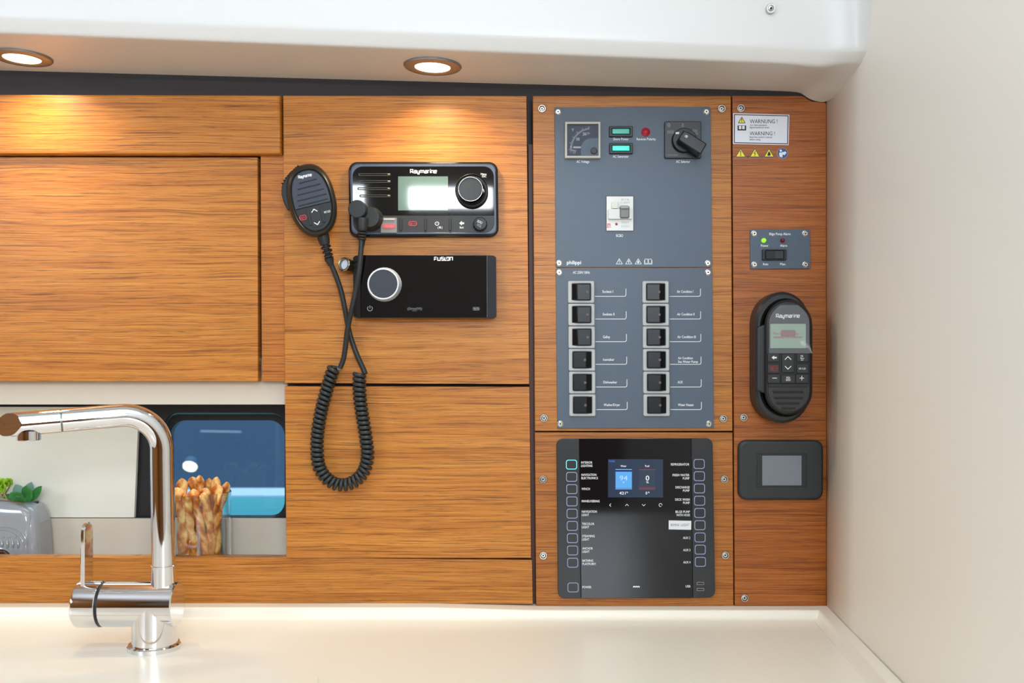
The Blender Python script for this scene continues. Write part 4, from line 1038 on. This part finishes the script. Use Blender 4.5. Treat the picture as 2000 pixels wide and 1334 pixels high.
hc = add('handle_cap', lathe((0, YF, zax), (1, 0, 0), [(0, xl-.0028), (Rb*.60, xl-.0022), (Rb*.93, xl), (Rb+.0006, xl+.0022), (Rb+.0008, xl+.004), (Rb+.0008, xs_-.0024), (Rb+.0002, xs_-.0016), (0, xs_-.0016)], 64), chrome, tap)
# lever: flat upright blade with a round top, wide side facing along x
def blade(x0, x1, yc, hw, z0, z1):
    n = 14; out = [(yc-hw, z0)]
    for k in range(n+1): a = PI-PI*k/n; out.append((yc+hw*math.cos(a), z1-hw+hw*math.sin(a)))
    out.append((yc+hw, z0)); m = len(out); V = []; Fc = []
    b = .0008
    ins = offs(out, b)
    for pts, x in ((ins, x0), (out, x0+b), (out, x1-b), (ins, x1)): V += [(x, y, z) for y, z in pts]
    for j in range(3):
        for i in range(m): a = j*m+i; c = j*m+(i+1) % m; Fc.append((a, c, c+m, a+m))
    Fc += [tuple(reversed(range(m))), tuple(range(3*m, 4*m))]
    return V, Fc
yl_ = YF-.010; kz = (D+yl_)/F
add('lever', blade((158-1000)*kz-.0002, (165.5-1000)*kz+.0002, YF+.0, .0115, zax+.010, W(0, 1022, YF-.006).z), chrome, tap)
xr2 = W(319.5, 0, YF).x
add('riser_sleeve', lathe((xr2, YF, 0), (0, 0, 1), [(.0136, zax+.010), (.0136, W(0, 1104, YF).z), (.0128, W(0, 1103, YF).z), (.0128, W(0, 1101, YF).z)], 48), chrome, tap)
zt = W(0, 805, YF).z
e1 = W(15, 830, -.205)
A0 = Vector((xr2, YF, W(0, 1101, YF).z)); Bc = Vector((xr2-.0015, YF, zt)); dirv = (e1-Bc).normalized()
Rf = .040; pts = [A0, Bc-Vector((0, 0, .055))]
ang = Vector((0, 0, -1)).angle(dirv); tl = Rf/math.tan(ang/2)
cN = ((Vector((0, 0, -1))+dirv).normalized()); cen = Bc+cN*(Rf/math.sin(ang/2))
pa = Bc+Vector((0, 0, -1))*tl-cen; pb_ = Bc+dirv*tl-cen; axs = pa.cross(pb_).normalized(); tot = pa.angle(pb_)
for k in range(21): pts.append(cen+Matrix.Rotation(tot*k/20, 3, axs) @ pa)
seam = e1.lerp(Bc, .34)
pts.append(seam+( -dirv)*.0004)
rt_ = .0128
add('spout', tube([p for p in pts], rt_, 40), chrome, tap, sharp=60)
add('spout_ring', tube([seam-dirv*.0004, seam+dirv*.0016], rt_-.0005, 40), steeld, tap)
hv, hf = tube([seam+dirv*.0014, seam+dirv*.0019, e1-dirv*.0012, e1], [rt_-.0004, rt_, rt_, rt_-.0009], 40)
nc = Vector((-.36, -.93, .08)).normalized()   # the tip is cut at a slant
for i in range(80, 160):
    v = Vector(hv[i]); a0 = (v-e1).dot(dirv); q = v-e1-dirv*a0; hv[i] = tuple(v-dirv*(q.dot(nc)/dirv.dot(nc)))
add('spout_head', (hv, hf), chrome, tap, sharp=40)
an = e1-dirv*.020
add('aerator', lathe((an.x, an.y, an.z-.0185), (0, 0, 1), [(0, .0015), (.0095, .0015), (.0105, 0), (.0118, .0004), (.0120, .0012), (.0120, .010)], 36), chrome, tap)

# ------------------------------------------------------------------ planter with succulents
pm = mat('grey_glaze', (146, 147, 148), .12, coat=.4, mottle=.05)
pr_ = root('planter', 'grey glazed ceramic planter shaped like a small rounded van, in the niche', 'planter', W(10, 1088, .05)); pr_.location.z = shz
def xk(px, y=.045): return (px-1000)*(D+y)/F
def zk(py, y=.03): return (700-py)*(D+y)/F
def vanring(z, xl, xr, yf, yb, rf, rb, n=6):
    """rounded rectangle in plan"""
    out = []
    for (cx, cy, a0, r) in ((xl+rf, yf+rf, 180, rf), (xr-rf, yf+rf, 270, rf), (xr-rb, yb-rb, 0, rb), (xl+rb, yb-rb, 90, rb)):
        for k in range(n+1): a = math.radians(a0+90*k/n); out.append((cx+r*math.cos(a), cy+r*math.sin(a), z))
    return out
def vanloft(levels):
    z0 = zk(1009, .04); z1 = zk(989, .04); xa = xk(46, .04)
    levels = [[(x, y, z+max(0, min(.0095, (xa-x)*.30))*min(1, max(0, (z-z0)/(z1-z0)))) for x, y, z in l] for l in levels]
    V = []; Fc = []; n = len(levels[0])
    for l in levels: V += l
    for j in range(len(levels)-1):
        for i in range(n): a = j*n+i; b = j*n+(i+1) % n; Fc.append((a, b, b+n, a+n))
    Fc.append(tuple(reversed(range(n)))); Fc.append(tuple(range((len(levels)-1)*n, len(levels)*n)))
    return V, Fc
yf_, yb_ = .036, .091
lv = []
for py, xr, dy, rf in ((1108, 88, 0, .010), (1088, 90, 0, .010), (1050, 88, 0, .011), (1020, 85, .0005, .012), (1005, 81, .002, .013), (996, 77, .0045, .014), (990, 72, .009, .016), (986, 66, .014, .014)):
    z = max(shz, zk(py, .04)); lv.append(vanring(z, xk(-90), xk(xr, .06), yf_+dy, yb_-dy*.4, rf, .016))
body = add('body', vanloft(lv), pm, pr_, sharp=60)
add('front_shell', vanloft([vanring(max(shz, zk(py, .035)), xk(-88), xk(xr, .035), .0335+d, .060, .009, .004) for py, xr, d in ((1108, 58, 0), (1060, 59, 0), (1024, 60, .0003), (1009, 58, .001), (1000, 54, .0025), (994, 46, .005), (989, 36, .008))]), pm, pr_, sharp=60)
# opening rim and soil
add('rim', tube(smooth_path([Vector((xk(px, .05), .047+dy, zk(py, .045))) for px, py, dy in ((-60, 974, .002), (-20, 974, .002), (2, 976, .002), (20, 982, .002), (38, 988, .003), (50, 990, .006))], 5), .0022, 10), pm, pr_)
add('soil', vanloft([vanring(zk(990, .05), xk(-60), xk(56, .06), .045, .086, .01, .01), vanring(zk(984, .05), xk(-60), xk(58, .06), .046, .086, .01, .01)]), mat('gravel_soil', (120, 92, 66), .9, mottle=.5), pr_)
add('drain_hole', tube([Vector((xk(66, .06), .066, zk(984, .06))), Vector((xk(66, .06), .066, zk(980.5, .06)))], .0035, 16), black, pr_)
for i in range(4): add('grille_rib', tube(smooth_path([W(3+i*10.5, 1056, .0335), W(4+i*10.5, 1063, .0320), W(4+i*10.5, 1070, .0335)], 4), .0014, 8), pm, pr_)
for i in range(3): add('raised_dot', lathe(W(6+i*11.5, 1048, .0335), (0, -1, 0), [(.0026, -.001), (.0020, .0008), (0, .0013)], 12), pm, pr_)
for dx, dy in ((0, 0), (5, -6)):
    add('arched_moulding', tube(smooth_path([W(px+dx, py+dy, .0335) for px, py in ((-18, 1035), (0, 1034), (18, 1036), (34, 1044), (44, 1056), (47, 1070))], 5), .0011, 8), pm, pr_)
add('wheel', plate(circ(-1, 1094, 20, 30), .0265, .034, .003, 3), mat('dark_brown_glaze', (62, 40, 28), .2), pr_)
add('wheel_arch', tube([W(-1+23*math.cos(a), 1094+23*math.sin(a), .0325) for a in [math.radians(180+180*k/16) for k in range(17)]], .0018, 8), pm, pr_)
def leaf(p0, p1, wd, th, bend, up=Vector((0, -1, .3)), n=9, tip=1.0, peak=.55):
    """thick pointed leaf from p0 to p1"""
    p0 = Vector(p0); p1 = Vector(p1); d = (p1-p0); L = d.length; t = d.normalized(); s = t.cross(up).normalized(); u = s.cross(t).normalized()
    V = []; Fc = []; m = 8
    for i in range(n+1):
        f = i/n; c = p0+d*f+u*bend*math.sin(PI*f)
        w_ = wd*max(.03, (math.sin(PI*min(1, f**(math.log(.5)/math.log(peak)))) )**(.8*tip)) if i < n else wd*.02
        w_ = max(w_, wd*.28*(1-f))
        for k in range(m):
            a = 2*PI*k/m; V.append(tuple(c+s*w_*math.cos(a)+u*(th*(w_/wd)*math.sin(a)-abs(math.cos(a))*w_*-.25)))
    for i in range(n):
        for k in range(m): a = i*m+k; b = i*m+(k+1) % m; Fc.append((a, b, b+m, a+m))
    Fc += [tuple(range(m)), tuple(range(n*m, (n+1)*m))]
    return V, Fc
gd = mat('succulent_green', (60, 128, 62), .4, mottle=.25); gb = mat('succulent_blue_green', (112, 150, 132), .4, mottle=.15); gy = mat('lime_green', (150, 190, 44), .4, mottle=.15)
s1 = root('succulent', 'dark green pointed succulent growing from the grey planter', 'plant', W(47, 984, .065))
def Q(px, py, y=.062): return W(px, py, y)
for a, b, wd, m_ in (((46, 982, .070), (62, 941, .076), 8.5, gb), ((50, 984, .066), (82, 949, .062), 6.5, gd), ((44, 984, .072), (30, 946, .084), 9.5, gb), ((47, 984, .062), (52, 948, .050), 7.5, gd),
                     ((47, 985, .058), (20, 962, .046), 8.5, gd), ((44, 986, .060), (8, 966, .062), 6.5, gd), ((48, 987, .056), (30, 969, .036), 8.5, gd), ((50, 985, .060), (60, 955, .050), 6, gd)):
    add('leaf', leaf(Q(*a), Q(*b), wd*.00095, .0018, -.003), m_, s1)
s2 = root('succulent', 'bright lime green succulent with small round leaves at the picture edge', 'plant', W(2, 980, .060))
stems = [((14, 978, .055), (2, 958, .05)), ((4, 976, .055), (-8, 950, .05)), ((-10, 976, .055), (-22, 952, .05)), ((0, 980, .06), (20, 948, .06))]
for a, b in stems: add('stem', tube(smooth_path([Q(*a), (Q(*a)+Q(*b))/2+Vector((.001, 0, .001)), Q(*b)], 4), .0011, 8), mat('pale_stem', (170, 160, 96), .5), s2)
random.seed(3)
for cx, cy, y, R, n in ((0, 945, .048, 13, 11), (17, 942, .055, 9, 9), (-22, 948, .05, 13, 10), (4, 955, .042, 9, 7)):
    for k in range(n):
        a = 2*PI*k/n+random.random()*.4; r_0 = R*(.8+.35*random.random())
        add('leaf', leaf(Q(cx, cy+3, y), Q(cx+r_0*math.cos(a), cy-2+r_0*.72*math.sin(a), y-.008+.010*math.sin(a*3)), .0036, .0014, -.0012, tip=.6, peak=.68, n=6), gy, s2)

# ------------------------------------------------------------------ glass of breadsticks
GX, GY = 388, .047; gc = W(GX, 1000, GY); gr = .0415
gz = shz; rimz = W(0, 960, GY).z
gg = root('glass_vase', 'clear cylindrical glass holding the breadsticks in front of the cabin window', 'glass', (gc.x, GY, gz))
glm = mat('clear_glass', (248, 252, 252), .0, trans=1, ior=1.45)
add('vessel', lathe((gc.x, GY, 0), (0, 0, 1), [(0, gz+.0003), (gr-.001, gz+.0003), (gr, gz+.0015), (gr, rimz-.0012), (gr-.0004, rimz), (gr-.0016, rimz), (gr-.0020, rimz-.0012), (gr-.0020, gz+.006), (gr-.004, gz+.005), (0, gz+.005)], 72), glm, gg)
def crust():
    m = bpy.data.materials.new('baked_crust'); m.use_nodes = True; nt = m.node_tree; b = nt.nodes['Principled BSDF']
    g = nt.nodes.new('ShaderNodeNewGeometry'); n = nt.nodes.new('ShaderNodeTexNoise'); n.inputs['Scale'].default_value = 75; n.inputs['Detail'].default_value = 5; n.inputs['Roughness'].default_value = .6
    nt.links.new(g.outputs['Position'], n.inputs['Vector'])
    cr = nt.nodes.new('ShaderNodeValToRGB'); e = cr.color_ramp.elements; e[0].position = .36; e[0].color = rgb(176, 84, 22); e[1].position = .66; e[1].color = rgb(246, 198, 120)
    k = e.new(.5); k.color = rgb(224, 138, 50)
    # ridges bake darker than the hollows
    at = nt.nodes.new('ShaderNodeAttribute'); at.attribute_name = 'ridge'
    ma = nt.nodes.new('ShaderNodeMath'); ma.operation = 'MULTIPLY_ADD'; ma.inputs[1].default_value = -.16
    nt.links.new(at.outputs['Fac'], ma.inputs[0]); ad2 = nt.nodes.new('ShaderNodeMath'); ad2.operation = 'ADD'; ad2.inputs[1].default_value = .09
    nt.links.new(n.outputs['Fac'], ad2.inputs[0]); nt.links.new(ad2.outputs[0], ma.inputs[2])
    nt.links.new(ma.outputs[0], cr.inputs[0]); nt.links.new(cr.outputs[0], b.inputs['Base Color']); b.inputs['Roughness'].default_value = .5
    bp2 = nt.nodes.new('ShaderNodeBump'); bp2.inputs['Strength'].default_value = .35; bp2.inputs['Distance'].default_value = .001
    nt.links.new(n.outputs['Fac'], bp2.inputs['Height']); nt.links.new(bp2.outputs[0], b.inputs['Normal'])
    return m
crm = crust()
def stick(p_bot, p_top, r, tw, ph, label, bend=0.0):
    P0 = Vector(p_bot); P1 = Vector(p_top); n = 60; pts = []; side = Vector((random.uniform(-1, 1), random.uniform(-.4, .4), 0))
    for i in range(n+1):
        f = i/n; pts.append(P0.lerp(P1, f)+side*bend*math.sin(PI*f)+Vector((.0007*math.sin(f*tw*2*PI), 0, 0)))
    def rad(f):
        e = min(1, (1-f)/.07); e2 = min(1, f/.03)
        bulb = 1+.28*math.exp(-((f-.93)/.05)**2)
        return r*bulb*math.sqrt(max(.02, 1-(1-e)**2))*math.sqrt(max(.05, 1-(1-e2)**2))
    def prof(f, a):
        c = math.cos(2*(a-ph-f*tw*2*PI))
        return 1.0+.22*c-.10*(1 if c < -.75 else 0)
    seg = 24
    geo = tube(pts, rad, seg, prof)
    o = add('breadstick', geo, crm, None, label, 'breadstick', 'breadsticks in the glass', sharp=180)
    at = o.data.attributes.new('ridge', 'FLOAT', 'POINT')
    if len(o.data.vertices) == (n+1)*seg:
        vals = []
        for i in range(n+1):
            for k in range(seg):
                a = 2*PI*k/seg; vals.append(max(0, math.cos(2*(a-ph-(i/n)*tw*2*PI)-1.0)))
        at.data.foreach_set('value', vals)
    return o
random.seed(11)
def S(px, py, y): return W(px, py, y)
zb = shz+.0055
def bot(px, y): v = W(px, 1000, y); v.z = zb; return v
data = [
 ((352, .034), (356, 934, .040), 'breadstick beside the tap riser, lower than the tall middle ones', .0062),
 ((368, .020), (346, 952, .014), 'short breadstick with its tip just above the rim next to the tap', .0066),
 ((392, .052), (375, 931, .050), 'rounded breadstick second from the tap among the tall ones', .0062),
 ((372, .062), (391, 928, .058), 'tallest breadstick standing in the middle of the glass', .0064),
 ((427, .014), (378, 955, .022), 'short dark-tipped breadstick at the front of the glass', .0064),
 ((398, .072), (409, 934, .076), 'breadstick half hidden behind the tall middle ones', .0056),
 ((405, .050), (424, 931, .050), 'breadstick with a broad curled top beside the outermost one', .0064),
 ((437, .030), (424, 945, .024), 'straight pale breadstick at the front near the window side of the glass', .0062),
 ((408, .070), (443, 941, .056), 'outermost breadstick leaning on the rim towards the window', .0058),
 ((447, .016), (398, 962, .021), 'long slanting breadstick crossing the front of the glass', .0064),
 ((380, .014), (362, 963, .012), 'breadstick leaning behind the tap riser at the front', .0062),
 ((352, .050), (404, 953, .036), 'dark crusted breadstick crossing low in the middle of the glass', .0058),
]
for (bx, by), tp_, lb, r in data:
    # keep the foot inside the glass
    b = bot(bx, by); v = Vector((b.x-gc.x, b.y-GY)); 
    if v.length > gr-.0125: v = v.normalized()*(gr-.0125)
    b = Vector((gc.x+v.x, GY+v.y, zb))
    t = S(*tp_); tv = Vector((t.x-gc.x, t.y-GY)); 
    stick(b, t, r*.80, random.uniform(1.3, 2.1)*random.choice((-1, 1)), random.uniform(0, 6), lb, .002)
